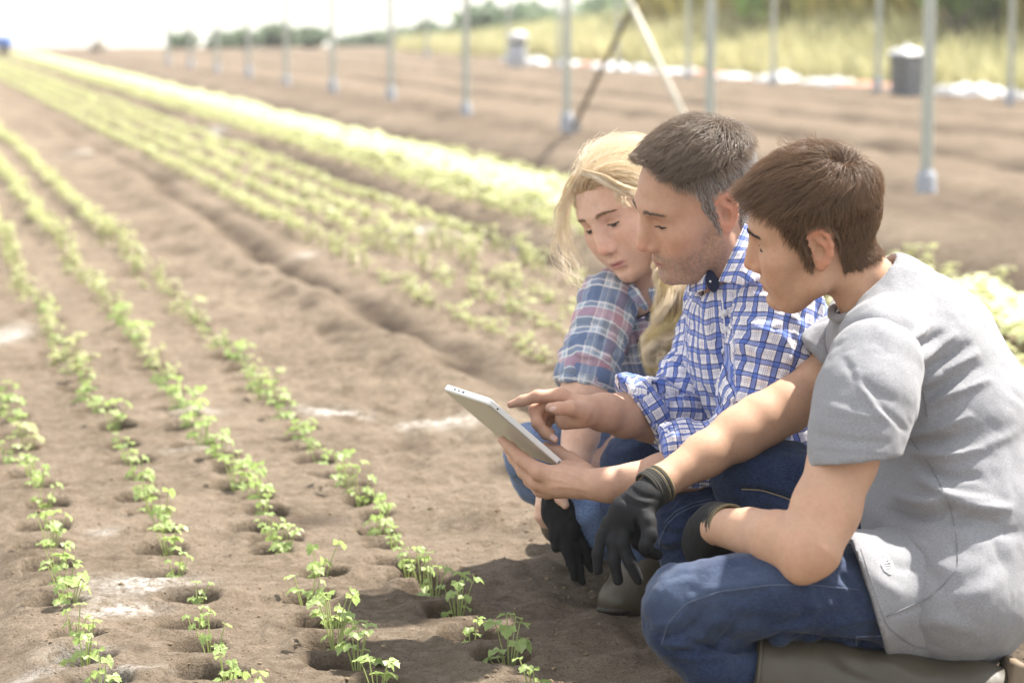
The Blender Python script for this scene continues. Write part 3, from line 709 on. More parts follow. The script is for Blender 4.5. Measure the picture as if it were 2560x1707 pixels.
def folds(V, F, lst):
    """press traced folds into the cloth: (points in px, width px, height m)"""
    N = vnormals(V, F); u, v = proj(V); face = np.clip(-N[:, 1] * 1.6 + .35, 0, 1); dz = np.zeros(len(V))
    for pts, w, a in lst:
        d, t = seg_dist(u, v, pts); dz += a * np.exp(-(d / w) ** 2) * np.sqrt(np.clip(np.sin(math.pi * (.06 + .88 * t)), 0, 1))
    return V + N * (dz * face)[:, None]
def crinkle(V, F, amp, s, stretch=None, seed=0.0, o=3):
    N = vnormals(V, F); Q = V.copy() + seed
    if stretch is not None:        # wrinkles run along this axis
        ax = _n3(stretch[0]); w = Q @ ax; Q = Q - np.outer(w, ax) * (1 - 1 / stretch[1])
    r = fbm(Q[:, 0], Q[:, 1], Q[:, 2], s, o)
    return V + N * (amp * (np.abs(r) * 1.6 - .6))[:, None]
def limb_uv(V, a, b, ref):
    """cloth coordinates round a limb: metres round it, metres along it"""
    a = np.asarray(a, float); ax = _n3(np.asarray(b, float) - a); r = _n3(np.asarray(ref, float) - ax * (np.asarray(ref, float) @ ax)); q = np.cross(ax, r)
    d = V - a; th = np.arctan2(d @ q, d @ r); rad = np.median(np.hypot(d @ q, d @ r)); return np.stack([th * rad, d @ ax], 1)
def bounds(pts, m):
    p = np.array(pts); return p.min(0) - m, p.max(0) + m
class Person:
    def __init__(s, label, base):
        s.base = np.asarray(base, float); s.label = label; s.skin = []; s.kids = []
        s.root = None
    def loc(s, V): return to_world(V) - s.base
    def body(s, mat):
        V = []; F = []; C = []; n = 0
        for v, f, c in s.skin: V.append(s.loc(v)); F.append(f + n); C.append(c); n += len(v)
        me = mesh_np('person', np.vstack(V), np.vstack(F)); set_col(me, 'skin', np.vstack(C))
        s.root = obj('person', me, mat, None, s.base); tag(s.root, s.label, 'person', 'people crouching round the tablet'); return s.root
    def part(s, name, V, F, mat, parent=None, uv=None, col=None, smooth=True, label=None):
        V = s.loc(V)
        me = mesh_np(name, V, F, smooth) if isinstance(F, np.ndarray) else mesh_l(name, V, F, smooth)
        if uv is not None: set_uv(me, 'cloth_uv', uv)
        if col is not None: set_col(me, 'col', col)
        o = obj(name, me, mat, parent or s.root)
        if label: o['label'] = label
        return o
    def hair(s, name, strands, rad, mat, parent=None, tip=.35):
        cu = bpy.data.hair_curves.new(name); n, m = strands.shape[:2]; cu.add_curves([m] * n)
        cu.points.foreach_set('position', s.loc(strands.reshape(-1, 3)).astype(np.float32).ravel())
        rr_ = np.tile(rad * np.linspace(1, tip, m), n).astype(np.float32); cu.points.foreach_set('radius', rr_)
        cu.materials.append(mat); o = bpy.data.objects.new(name, cu); COL.objects.link(o); o.parent = parent or s.root; return o
    def ray(s, bvh, u, v):         # where a sight line meets a surface (camera frame)
        d = Vector(P(u, v, 1.0)).normalized(); h = bvh.ray_cast(Vector((0, 0, 0)), d); return None if h[0] is None else (np.array(h[0]), np.array(h[1]))
def bvh_of(V, F): return BVHTree.FromPolygons([tuple(v) for v in V], [tuple(int(i) for i in f) for f in F])
def px_line(pts, n=24):
    p = np.array(pts, float); d = np.r_[0, np.cumsum(np.hypot(*np.diff(p, axis=0).T))]; t = np.linspace(0, d[-1], n)
    return np.stack([np.interp(t, d, p[:, 0]), np.interp(t, d, p[:, 1])], 1)
def seam(person, name, bvh, pts, r, mat, parent, n=24, lift=.0006):
    L = []
    for u, v in px_line(pts, n):
        h = person.ray(bvh, u, v)
        if h is not None:
            if L and abs(h[0][1] - L[-1][1]) > .06: continue
            L.append(h[0] + h[1] * lift)
    if len(L) < 3: return None
    L = np.array(L); L[1:-1] = (L[:-2] + 2 * L[1:-1] + L[2:]) / 4
    v, f = tube(L, r, 6); return person.part(name, v, f, mat, parent)

# ------------------------------------------------------------------ head
def head_field(h, jaw=1.0, fem=0.0, neck=None, nose=1.0, low=0.0):
    f = Field((-.105, -.125, -.20), (.105, .145, .15), h)
    E, Cn = f.ell, f.cone
    E((0, -.008, .047 - .008 * low), (.076, .096 - .006 * low, .084 - .014 * low), .01)                      # skull
    E((0, .030, .030), (.066 - .002 * fem, .068, .078 - .008 * low), .02)              # forehead
    E((0, .035, -.012), (.0625 - .003 * fem, .059, .058), .02)            # mid face
    E((0, .036, -.055), (.049 * jaw, .050, .047), .02)                # lower face
    for s in (-1, 1):
        f.chain([((s * .058 * jaw, -.004, -.012), .016), ((s * .052 * jaw, .006, -.056), .0155), ((s * .030 * jaw, .058, -.088), .0145), ((0, .080, -.0925), .0145)], .028)
        E((s * .045, .059, -.010), (.021, .022, .017), .03)          # cheekbone
        E((s * .038, .068, -.042), (.022, .020, .026), .03)           # cheek
    E((0, .085, -.090), (.018 - .003 * fem, .0135, .0145), .014)          # chin
    f.chain([((-.046, .066, .036), .010), ((-.024, .0855, .0365), .0105 - .003 * fem), ((0, .0885, .034), .010 - .003 * fem), ((.024, .0855, .0365), .0105 - .003 * fem), ((.046, .066, .036), .010)], .018)
    for s in (-1, 1):
        E((s * .033, .100, .0165), (.0195, .0165, .0125), .014, 'sub')      # socket
        E((s * .032, .0735, .0150), (.0158, .0142, .0135), .004)          # ball under the lids
    E((0, .074, -.058), (.030, .0275, .027), .018)                    # muzzle
    nl = nose
    f.chain([((0, .080, .030), .010), ((0, .092, .004), .0115), ((0, .0985, -.022), .0135), ((0, .094, -.034), .012)], .012)
    f.chain([((0, .0885, .032), .0072), ((0, .0975, .016), .0068), ((0, .1085 * nl, -.006), .0078), ((0, .1165 * nl, -.0235), .0092)], .010)
    E((0, .1150 * nl, -.0260), (.0105, .0105, .0095), .006)
    for s in (-1, 1): E((s * .0125, .1015, -.0305), (.0078, .0115, .0078), .006)
    for s in (-1, 1): E((s * .0062, .1085, -.0385), (.0036, .0055, .0042), .003, 'sub')
    fl = 1 + .25 * fem
    f.chain([((-.0235, .0845, -.0635), .0022), ((-.011, .0968, -.0590), .0040 * fl), ((-.004, .1005, -.0570), .0045 * fl), ((0, .1000, -.0580), .0044 * fl), ((.004, .1005, -.0570), .0045 * fl), ((.011, .0968, -.0590), .0040 * fl), ((.0235, .0845, -.0635), .0022)], .005)
    f.chain([((-.0215, .0845, -.0655), .0024), ((-.010, .0955, -.0690), .0052 * fl), ((0, .0975, -.0700), .0056 * fl), ((.010, .0955, -.0690), .0052 * fl), ((.0215, .0845, -.0655), .0024)], .005)
    f.chain([((-.0245, .0855, -.0643), .0012), ((-.012, .1000, -.0636), .0013), ((0, .1045, -.0634), .0013), ((.012, .1000, -.0636), .0013), ((.0245, .0855, -.0643), .0012)], .002, 'sub')
    E((0, .0985, -.0795), (.016, .006, .0045), .010, 'sub')           # dip above the chin
    for s in (-1, 1):                                                 # ears
        def ep(y, z, o=0.0): return (s * (.0700 + .28 * (.012 - y) * .55 + o), y - .004, z + .004)
        ol = [(.006, -.002), (.010, .012), (.007, .026), (-.003, .034), (-.015, .034), (-.024, .024), (-.026, .008), (-.022, -.008), (-.013, -.021), (-.003, -.028)]
        f.chain([(ep(y, z, .004), .0040) for y, z in ol], .004)
        E(ep(-.002, -.024, .003), (.0045, .0085, .0090), .005)
        f.chain([(ep(-.006, .026, -.001), .0050), (ep(-.014, .008, -.001), .0052), (ep(-.008, -.016, .000), .0050)], .010)
        f.chain([(ep(-.004, .022, .002), .0034), (ep(-.0155, .010, .003), .0032), (ep(-.012, -.010, .003), .0030)], .003)
        E(ep(-.0050, .000, .007), (.0095, .0085, .0120), .003, 'sub')
        Cn(ep(.007, -.005, .0), ep(.006, .003, .002), .0042, .0042, .004)
    if neck is not None:
        for a, b, ra, rb in neck: f.cone(a, b, ra, rb, .022)
    return f
def head_rot(yaw, pitch, roll):
    """0 = looking to the left of the picture, yaw > 0 turns away from the camera; pitch > 0 looks down; roll tips the crown"""
    f = np.array([-math.cos(yaw) * math.cos(pitch), math.sin(yaw) * math.cos(pitch), -math.sin(pitch)])
    up = np.array([-math.cos(yaw) * math.sin(pitch), math.sin(yaw) * math.sin(pitch), math.cos(pitch)])
    left = np.cross(up, f); c, s = math.cos(roll), math.sin(roll)
    up2 = up * c + left * s; left2 = np.cross(up2, f)
    return np.stack([left2, f, up2], 1)                               # columns: head left, forward, up
def g3(V, c, r): return np.exp(-(((V - np.asarray(c)) / np.asarray(r)) ** 2).sum(1))
def head_colour(V, tone, lip, stubble=0.0, blush=.5, brow=None):
    a = np.abs(V[:, 0]); W = V.copy(); W[:, 0] = a; base = np.tile(np.array(tone), (len(V), 1)); n = fbm(V[:, 0], V[:, 1], V[:, 2], .02, 3)
    def mixc(m, c): nonlocal base; base = base * (1 - m[:, None]) + np.array(c) * m[:, None]
    red = np.array(tone) * [1.05, .62, .55]
    mixc(blush * .55 * g3(W, (.045, .075, -.02), (.022, .03, .02)), red); mixc(.45 * g3(W, (0, .118, -.024), (.016, .02, .013)), red)
    mixc(.42 * np.clip((a - .073) / .008, 0, 1) * np.clip((.045 - np.abs(V[:, 1] + .014) - np.abs(V[:, 2] - .006) * .6) / .012, 0, 1), np.array(tone) * [1.12, .60, .52])
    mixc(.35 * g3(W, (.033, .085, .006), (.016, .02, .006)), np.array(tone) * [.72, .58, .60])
    mixc(.6 * g3(W, (.032, .09, .0205), (.017, .02, .0028)), np.array(tone) * [.6, .45, .42])  # shade of the upper lid crease, painted into the skin
    lm = g3(W, (.006, .1, -.0640), (.017, .03, .0078)) ; mixc(np.clip(lm * 1.5 - .35, 0, 1) * .9, lip)
    mixc(np.clip(g3(V * [1, 1, 1], (0, .1, -.0637), (.0235, .03, .0016)), 0, 1) * .7, np.array(lip) * .25)
    mixc(np.clip(g3(W, (.0062, .110, -.0390), (.0038, .007, .0034)) * 1.2, 0, 1) * .8, np.array(tone) * .12)
    if stubble:
        jawm = ss(-.030, -.055, V[:, 2]) * ss(.0, .03, V[:, 1]); jawm = np.maximum(jawm, ss(.02, -.03, V[:, 2]) * ss(-.002, .01, V[:, 1]) * ss(.045, .03, V[:, 1]) * (a > .04)); jawm = np.maximum(jawm, g3(W, (.010, .1, -.048), (.02, .03, .008)))
        jawm *= 1 - np.clip(lm * 1.5 - .3, 0, 1); sp = .55 + .45 * noise(V[:, 0], V[:, 1], V[:, 2], .0028)
        mixc(np.clip(jawm, 0, 1) * stubble * sp, (.20, .165, .14))
    return np.clip(base * (1 + .05 * n[:, None]), 0, 1)
# ------------------------------------------------------------------ materials of people
def skin_mat(name):
    t = NT(name); c = t.attr('skin'); co = t.coord('Object')
    c2 = t.mix(t.math('MULTIPLY', t.ramp(t.noise(140, 4, .6, co), [(.45, 0), (.75, 1)]), .22), c, (.40, .17, .10))
    t.set(Base_Color=c2, Roughness=t.math('MULTIPLY_ADD', t.noise(60, 3, .5, co), .20, .50), Specular_IOR_Level=.30, Subsurface_Weight=.22, Subsurface_Scale=.006, Normal=t.bump(t.noise(650, 4, .6, co), .35, .0012))
    t.b.inputs['Subsurface Radius'].default_value = (1.0, .35, .2); return t.m
M_skin = skin_mat('skin')
def hair_mat(name, root, tip, rough=.34):
    t = NT(name); hi = t.n('HairInfo'); c = t.mix(hi.outputs['Intercept'], root, tip)
    c = t.mix(t.math('MULTIPLY', hi.outputs['Random'], .55), c, tuple(min(1, x * 1.9) for x in tip))
    t.set(Base_Color=c, Roughness=rough, Specular_IOR_Level=.6)
    tl = t.n('BsdfTranslucent'); t.put(tl.inputs[0], c); ms = t.n('MixShader'); ms.inputs[0].default_value = .22
    t.t.links.new(t.b.outputs[0], ms.inputs[1]); t.t.links.new(tl.outputs[0], ms.inputs[2]); t.t.links.new(ms.outputs[0], t.t.nodes['Material Output'].inputs[0]); return t.m
def fabric(name, a, b, scale=900, bump=.0006, rough=.9):
    t = NT(name); co = t.coord('Object'); m = t.n('Mapping'); t.put(m.inputs[0], co); m.inputs['Scale'].default_value = (.35, 1, 1)
    f = t.noise(scale * .8, 2, .6, m.outputs[0]); f2 = t.noise(16, 4, .6, co)
    c = t.mix(t.ramp(f, [(.35, 0), (.65, 1)]), a, b); c = t.mix(t.math('MULTIPLY', f2, .22), c, tuple(x * .8 for x in a))
    t.set(Base_Color=c, Roughness=rough, Specular_IOR_Level=.2, Normal=t.bump(t.noise(22, 4, .55, co), .3, .006, t.bump(t.noise(scale, 2, .5, co), .25, bump * .5)))
    t.b.inputs['Sheen Weight'].default_value = .15; return t.m
def stripes(t, x, period, lst):
    """sum of bands: (centre, half width, softness) in fractions of the period"""
    fr = t.math('FRACT', t.math('DIVIDE', x, period)); out = None
    for c, w in lst:
        d = t.math('ABSOLUTE', t.math('SUBTRACT', fr, c)); s_ = t.math('LESS_THAN', d, w); out = s_ if out is None else t.math('MAXIMUM', out, s_)
    return out
def weave(t, c, co):
    t.set(Base_Color=c, Roughness=.85, Specular_IOR_Level=.25, Normal=t.bump(t.noise(38, 5, .6, co), .55, .006, t.bump(t.noise(1100, 2, .5, co), .4, .0004))); t.b.inputs['Sheen Weight'].default_value = .1
def plaid_blue():
    t = NT('blue_check'); uv = t.n('SeparateXYZ'); t.put(uv.inputs[0], t.attr('cloth_uv', 'Vector')); co = t.coord('Object'); w = t.math('MULTIPLY', t.math('SUBTRACT', t.noise(14, 3, .5, co), .5), .010)
    x = t.math('ADD', uv.outputs[0], w); y = t.math('ADD', uv.outputs[1], w); p = .0235; c = (.82, .79, .82)
    for ax in (x, y):
        c = t.mix(t.math('MULTIPLY', stripes(t, ax, p, [(.28, .18)]), .84 if ax is x else .70), c, (.070, .145, .50), 'MIX')
        c = t.mix(t.math('MULTIPLY', stripes(t, ax, p, [(.125, .032), (.435, .020)]), .85), c, (.018, .025, .10))
        c = t.mix(t.math('MULTIPLY', stripes(t, ax, p, [(.62, .012), (.72, .012), (.82, .012)]), .62), c, (.10, .12, .28))
    weave(t, c, co); return t.m
def plaid_muted():
    t = NT('muted_check'); uv = t.n('SeparateXYZ'); t.put(uv.inputs[0], t.attr('cloth_uv', 'Vector')); co = t.coord('Object'); w = t.math('MULTIPLY', t.math('SUBTRACT', t.noise(12, 3, .5, co), .5), .012)
    x = t.math('ADD', uv.outputs[0], w); y = t.math('ADD', uv.outputs[1], w); c = (.42, .48, .56)
    for ax, p, k in ((x, .084, 0), (y, .096, 1)):
        c = t.mix(t.math('MULTIPLY', stripes(t, ax, p, [(.20, .15)]), .58), c, (.075, .125, .26))
        c = t.mix(t.math('MULTIPLY', stripes(t, ax, p, [(.62, .10)]), .5), c, (.55, .26, .31))
        c = t.mix(t.math('MULTIPLY', stripes(t, ax, p, [(.82, .05)]), .45), c, (.16, .19, .24))
        c = t.mix(t.math('MULTIPLY', stripes(t, ax, p, [(.045, .016), (.385, .014), (.50, .012), (.745, .012), (.93, .014)]), .72), c, (.76, .75, .74))
    weave(t, c, co); return t.m
def denim(name, dark, light, worn):
    t = NT(name); co = t.coord('Object'); m = t.n('Mapping'); t.put(m.inputs[0], co); m.inputs['Scale'].default_value = (1, 1, 5.5); m.inputs['Rotation'].default_value = (.2, .5, .3)
    f = t.noise(240, 4, .7, m.outputs[0]); f2 = t.noise(9, 5, .6, co); f3 = t.attr('col', 'Fac')
    c = t.mix(t.ramp(f, [(.40, 0), (.62, 1)]), tuple(x * .75 for x in dark), tuple(x * 1.15 for x in light)); c = t.mix(t.math('MULTIPLY', t.ramp(f2, [(.45, 0), (.75, 1)]), .30), c, worn)
    c = t.mix(t.math('MULTIPLY', f3, .55), c, worn)
    t.set(Base_Color=c, Roughness=.85, Specular_IOR_Level=.2, Normal=t.bump(t.noise(42, 5, .62, co), .45, .006, t.bump(f, .5, .0006))); t.b.inputs['Sheen Weight'].default_value = .12; return t.m
M_plaid = plaid_blue(); M_plaid2 = plaid_muted()
M_den_boy = denim('denim_blue', (.010, .018, .048), (.028, .044, .098), (.09, .12, .19)); M_den_man = denim('denim_dark', (.008, .015, .045), (.024, .040, .095), (.075, .105, .18)); M_den_wom = denim('denim_light', (.075, .12, .24), (.15, .21, .36), (.28, .36, .50))
M_tee = fabric('grey_marl', (.235, .235, .25), (.325, .325, .34)); M_thread = plain('stitching', (.085, .11, .17), .8); M_thread2 = plain('gold_stitching', (.32, .25, .14), .8)
M_seam = plain('shirt_seam', (.21, .21, .22), .9); M_navy = plain('navy_lining', (.012, .014, .04), .8); M_button = plain('button', (.75, .75, .78), .3); M_dbutton = plain('dark_button', (.10, .11, .13), .4)
t = NT('knit_glove'); co = t.coord('Object'); t.set(Base_Color=t.mix(t.noise(20, 4, .6, co), (.007, .007, .008), (.020, .020, .022)), Roughness=.78, Specular_IOR_Level=.3, Normal=t.bump(t.noise(60, 4, .6, co), .25, .003, t.bump(t.noise(1500, 2, .5, co), .35, .0005))); M_glove = t.m
M_cuff = plain('knit_cuff', (.055, .050, .042), .9, bump=.0008, scale=200); M_cuff2 = plain('cuff_edge', (.20, .16, .09), .9)
t = NT('rubber_boot'); co = t.coord('Object'); t.set(Base_Color=t.mix(t.noise(22, 5, .6, co), (.048, .038, .024), (.085, .068, .045)), Roughness=t.math('MULTIPLY_ADD', t.noise(30, 4, .6, co), .3, .30), Specular_IOR_Level=.5, Normal=t.bump(t.noise(9, 4, .5, co), .4, .02)); M_boot = t.m
M_eye = plain('eye', (.62, .58, .56), .12, var=.05); M_iris = plain('iris', (.06, .045, .03), .1); M_lash = plain('lash', (.02, .014, .010), .6)
M_nail = plain('nail', (.70, .47, .40), .25, var=.08)
# ================================================================== people
def K1(x, y): return (1360 + x / 3.137, 260 + y / 3.137)
def K2(x, y): return (1760 + x / 2.614, 290 + y / 2.614)
def K3(x, y): return (1080 + x / 2.613, 900 + y / 2.613)
def K4(x, y): return (1560 + x / 2.218, 1000 + y / 2.218)
def K5(x, y): return (1340 + x / 2.613, 640 + y / 2.613)
def rp(px, d): return px * d / FOC            # pixels -> metres at that depth
TONE_B = (.55, .330, .220); TONE_M = (.55, .335, .235); TONE_W = (.70, .46, .345)
def arm_colour(V, tone, knuckles=()):
    c = np.tile(np.array(tone), (len(V), 1)); n = fbm(V[:, 0], V[:, 1], V[:, 2], .03, 3)
    for k in knuckles: c = c * (1 - (.4 * np.exp(-((V - k) ** 2).sum(1) / .011 ** 2))[:, None] * (1 - np.array([1.0, .68, .62])))
    return np.clip(c * (1 + .07 * n[:, None]), 0, 1)
def skin_piece(per, chains, h, tone, k=.012, extra=None, knuck=()):
    pts = [p for ch in chains for p, r in ch]; rad = max(r for ch in chains for p, r in ch)
    lo, hi = bounds(pts, rad + .012); f = Field(lo, hi, h)
    for i, ch in enumerate(chains): f.chain(ch, k if i == 0 else min(k, .006))
    if extra: extra(f)
    V, F = f.mesh(1); per.skin.append((V, F, arm_colour(V, tone, knuck))); return V, F, f
def fing(pts, d0, conv=K3, sc=2.613):
    out = []
    for x, y, dd, r in pts: d = d0 + dd; out.append((P(*conv(x, y), d), r / sc * d / FOC))
    return out
def nail(per, p, n, along_, r):
    """small plate on the back of a fingertip"""
    n = _n3(n); a = _n3(np.asarray(along_) - n * (np.asarray(along_) @ n)); b = np.cross(n, a); V = []; F = []
    for i in range(5):
        for j in range(5):
            s, t_ = (i / 2 - 1), (j / 2 - 1); V.append(np.asarray(p) + a * s * r * 1.15 + b * t_ * r * .8 - n * (.35 * r * t_ * t_ + .12 * r * s * s))
    for i in range(4):
        for j in range(4): q = i * 5 + j; F.append([q, q + 1, q + 6, q + 5])
    per.late.append(('nail', np.array(V), F, M_nail))
def place_head(per, O, Rm, f, tone, lip, stubble, scalp, scalp_col, sc=1.0, mole=()):
    V, F = f.mesh(1); C = head_colour(V, tone, lip, stubble)
    m = scalp(V); C = C * (1 - m[:, None] * .85) + np.array(scalp_col) * (m[:, None] * .85)
    for c, r in mole: q = np.exp(-((V - np.array(c)) ** 2).sum(1) / r ** 2); C = C * (1 - .8 * q[:, None])
    per.skin.append((V * sc @ Rm.T + O, F, C)); return V, F
def scalp_mask(front, low_nape=-.052, jit=.003):
    """1 where hair grows; front = list of (z, y) of the hairline"""
    fz = np.array([a for a, b in front]); fy_ = np.array([b for a, b in front])
    def fn(V):
        n = jit * noise(V[:, 0], V[:, 1], V[:, 2], .006); y, z, a = V[:, 1] + n, V[:, 2] + n, np.abs(V[:, 0])
        ok = y < np.interp(z, fz, fy_)
        zmin = np.where(y > .004, -.022, np.where(y > -.036, np.where(y > -.004, -.018 + 0 * y, .046), low_nape + .25 * np.maximum(0, -.036 - y) * 0))
        ear = (y < .004) & (y > -.038) & (z < .046) & (a > .05)
        side = (z > zmin) & ~((y < .004) & (y > -.036) & (z < .044))
        back = (y < -.036) & (z > np.interp(y, [-.10, -.075, -.055, -.036], [low_nape + .026, low_nape + .020, low_nape + .022, .006]))
        return (ok & (side | back) & ~(ear & (y > -.036)) & (a < .083)).astype(float)
    return fn
def grow(f, V, F, mask, n, m, length, flow, lift, seed, droop=0.0, clear=.0015, puff=.0, front=None):
    """strands rooted in the scalp, combed along flow(p), kept outside the head"""
    g = np.random.default_rng(seed); w = mask(V); idx = np.nonzero(w > .5)[0]; r = g.choice(idx, n)
    p = V[r] + g.normal(0, .0009, (n, 3)); L = length(p) * g.uniform(.72, 1.12, n); out = np.zeros((n, m, 3)); out[:, 0] = p - f.grad(p) * .001
    li = lift(p) * g.uniform(.4, 1.5, n); jit = g.normal(0, .13, (n, 3)) + .42 * np.stack([noise(p[:, 0] + q, p[:, 1], p[:, 2], .011) for q in (0, 5, 9)], 1); pf = puff * g.random(n) ** .7 if np.isscalar(puff) else puff(p) * g.random(n) ** .7
    w0 = ss(.035, .075, p[:, 1])[:, None] * ss(.07, .09, p[:, 2])[:, None] if front is not None else None
    for i in range(1, m):
        N = f.grad(p); t = flow(p) + jit; t = t - N * (t * N).sum(1)[:, None]; t /= np.linalg.norm(t, axis=1)[:, None] + 1e-9
        k = (li * (1 - .9 * (i - 1) / (m - 1)))[:, None]; d = t + N * k + np.array([0, 0, -droop * i / m]); d /= np.linalg.norm(d, axis=1)[:, None]
        if front is not None: d = d * (1 - w0) + w0 * (np.array(front) + jit * .6 + np.array([0, 0, -.35 * i / m])); d /= np.linalg.norm(d, axis=1)[:, None]
        p = p + d * (L / (m - 1))[:, None]; dist = f.at(p); tgt = clear + pf * min(1, i / 2.0)
        p = p + f.grad(p) * np.maximum(tgt - dist, 0)[:, None]; out[:, i] = p
    return out
def front_y(f, x, z):
    ys = np.linspace(.13, .04, 120); d = f.at(np.stack([np.full(120, x), ys, np.full(120, z)], 1)); i = np.argmax(d < 0); return ys[i]
def brows(per, f, V, O, Rm, mat, sc, thick, n=420, seed=1):
    g = np.random.default_rng(seed); S = []
    for s in (-1, 1):
        t_ = g.random(n); x = s * (.011 + .037 * t_); z = .0365 + .006 * np.sin(np.clip(t_ * 1.15, 0, 1) * 2.4) - .004 * t_ + g.normal(0, thick, n) * (1.15 - .75 * t_)
        for xi, zi, ti in zip(x, z, t_):
            y = front_y(f, xi, zi); p = np.array([xi, y, zi]); d = np.array([s * .9, -.35 * ti, .45 - .8 * ti]); d /= np.linalg.norm(d); N = f.grad(p[None])[0]
            d = d - N * (d @ N) * .8; L = .0085 * g.uniform(.7, 1.1); S.append([p, p + d * L * .5 + N * .0012, p + d * L + N * .0006])
    S = np.array(S) * sc; per.lateh.append(('eyebrows', S.reshape(-1, 3) @ Rm.T + O, 2 * n, 3, .00030, mat))
def eyes(per, f, O, Rm, sc, openz=.0085, lid=.0013, gap=.0030, tilt=-.0008):
    for s in (-1, 1):
        xs = np.linspace(.0185, .0455, 14); q = (xs - .032) / .0135; up = []; lo_ = []
        for x, t_ in zip(xs, q):
            zz = openz - .0006 + .0012 * t_ * t_ + tilt * t_; y = front_y(f, s * x, zz); up.append((s * x, y + .0006, zz))
            zl = zz - gap * .7 * (1 - t_ * t_); lo_.append((s * x, front_y(f, s * x, zl) + .0002, zl))
        up = np.array(up); lo_ = np.array(lo_); v, fc = tube(up, lid * (1.1 - .55 * q ** 2), 6); per.late.append(('eyelashes', v * sc @ Rm.T + O, fc, M_lash))
        # sliver of the eye below the lid
        n = len(up); st = [up + (lo_ - up) * w + np.array([0, .0007, 0]) for w in np.linspace(0, 1, 4)]; vv = np.vstack(st); ff = [[a * n + i, a * n + i + 1, (a + 1) * n + i + 1, (a + 1) * n + i] for a in range(3) for i in range(n - 1)]
        per.late.append(('eye', vv * sc @ Rm.T + O, ff, M_eye)); c = len(up) // 2
        v, fc = tube(np.array([st[0][c - 3], st[0][c - 2], st[0][c - 1], st[0][c], st[0][c + 1], st[0][c + 2], st[0][c + 3]]) + np.array([0, .0006, -gap * .35]), np.array([.0004, .0012, .0017, .0018, .0017, .0012, .0004]) * gap / .0030 * .8, 6); per.late.append(('iris', v * sc @ Rm.T + O, fc, M_iris))
        v, fc = tube(lo_ + np.array([0, .0006, 0]), .0004, 5); per.late.append(('lower_lid', v * sc @ Rm.T + O, fc, plain('lid_line', (.30, .15, .11), .5)))
def finish(per):
    for name, v, f, m in per.late: per.part(name, v, f, m)
    for name, S, n, m, r, mat in per.lateh: per.hair(name, S.reshape(n, m, 3), r, mat)
def new_person(label, u, v, d):
    w = to_world(P(u, v, d)); per = Person(label, (w[0], w[1], float(base_z(w[0], w[1])))); per.late = []; per.lateh = []; return per
def cloth(per, name, chains, h, mat, k=.03, parent=None, ells=(), fold=(), wr=None, uv=None, planes=(), col=None, late=True, smooth=1, subs=()):
    """chains: list of (points, stretch); returns mesh in the camera frame"""
    pts = [p for ch, st in chains for p, r in ch] + [c for c, r in ells]; rad = max([r * (st[1] if st else 1) for ch, st in chains for p, r in ch] + [max(r) for c, r in ells])
    lo, hi = bounds(pts, rad + .02); f = Field(lo, hi, h)
    for ch, st in chains: f.chain(ch, k, 'add', st)
    for c, r in ells: f.ell(c, r, k)
    for a, b, ra, rb, kk in subs: f.cone(a, b, ra, rb, kk, 'sub')
    for p, n in planes: f.plane(p, n)
    V, F = f.mesh(smooth)
    if wr:
        for w in (wr if isinstance(wr, list) else [wr]): V = crinkle(V, F, *w)
    if fold: V = folds(V, F, fold)
    return V, F
def sag(u0, v0, u1, v1, bow=0.0, n=5):        # a gently bowed line in px
    t = np.linspace(0, 1, n); nx_, ny_ = -(v1 - v0), u1 - u0
    return [(u0 + (u1 - u0) * a + nx_ * bow * math.sin(math.pi * a), v0 + (v1 - v0) * a + ny_ * bow * math.sin(math.pi * a)) for a in t]

# ------------------------------------------------------------------ the boy in the grey shirt
boy = new_person('young person with short brown hair in grey T-shirt, kneeling with black gloves', 2100, 1700, 3.42)
SB = .885; RB = head_rot(R(15), R(10), R(25)); OB = P(*K2(737, 888), 3.365) - SB * RB @ np.array([.072, -.004, .002])
nb = P(*K2(1130, 1210), 3.45); nbl = (nb - OB) @ RB / SB
fB = head_field(.0017, 1.0, .15, [((0, -.028, -.030), nbl, .050, .055), (nbl, nbl + np.array([0, -.05, -.07]), .055, .07)], .985)
mB = scalp_mask([(-.03, .012), (.0, .020), (.02, .030), (.035, .040), (.055, .042), (.075, .054), (.09, .070), (.102, .2)])
VB, FB = place_head(boy, OB, RB, fB, TONE_B, (.42, .17, .14), 0.0, mB, (.035, .022, .015), SB, [((.062, -.010, -.095), .003), ((.066, .012, -.048), .0016)])
wB = np.array([.012, -.060, .118])
def flowB(p): d = p - wB; d = d / (np.linalg.norm(d, axis=1)[:, None] + 1e-9); return d + np.array([0, .55, 0]) * (p[:, 2] > .075)[:, None] + np.array([0, .12, -.55]) * (p[:, 2] < .075)[:, None]
def topw(p): return ss(.055, .100, p[:, 2])
lenB = lambda p: (.016 + .036 * topw(p) - .006 * ss(.0, .03, p[:, 1]) * (1 - topw(p)) - .009 * ss(-.01, -.05, p[:, 2])) * (1 - .25 * ss(.045, .085, p[:, 1]))
S = grow(fB, VB, FB, mB, 21000, 7, lenB, flowB, lambda p: .12 + .30 * topw(p) + .25 * ss(.05, .085, p[:, 1]), 5, .10, .002, lambda p: (.010 + .012 * topw(p)) * (.35 + .65 * ss(-.03, .02, p[:, 2])), (.02, .95, .10))
M_hairB = hair_mat('brown_hair', (.055, .031, .016), (.17, .10, .056)); boy.lateh.append(('hair', S.reshape(-1, 3) * SB @ RB.T + OB, 21000, 7, .00027, M_hairB))
brows(boy, fB, VB, OB, RB, hair_mat('dark_brow', (.012, .008, .006), (.045, .03, .02)), SB, .0022, 300); eyes(boy, fB, OB, RB, SB)
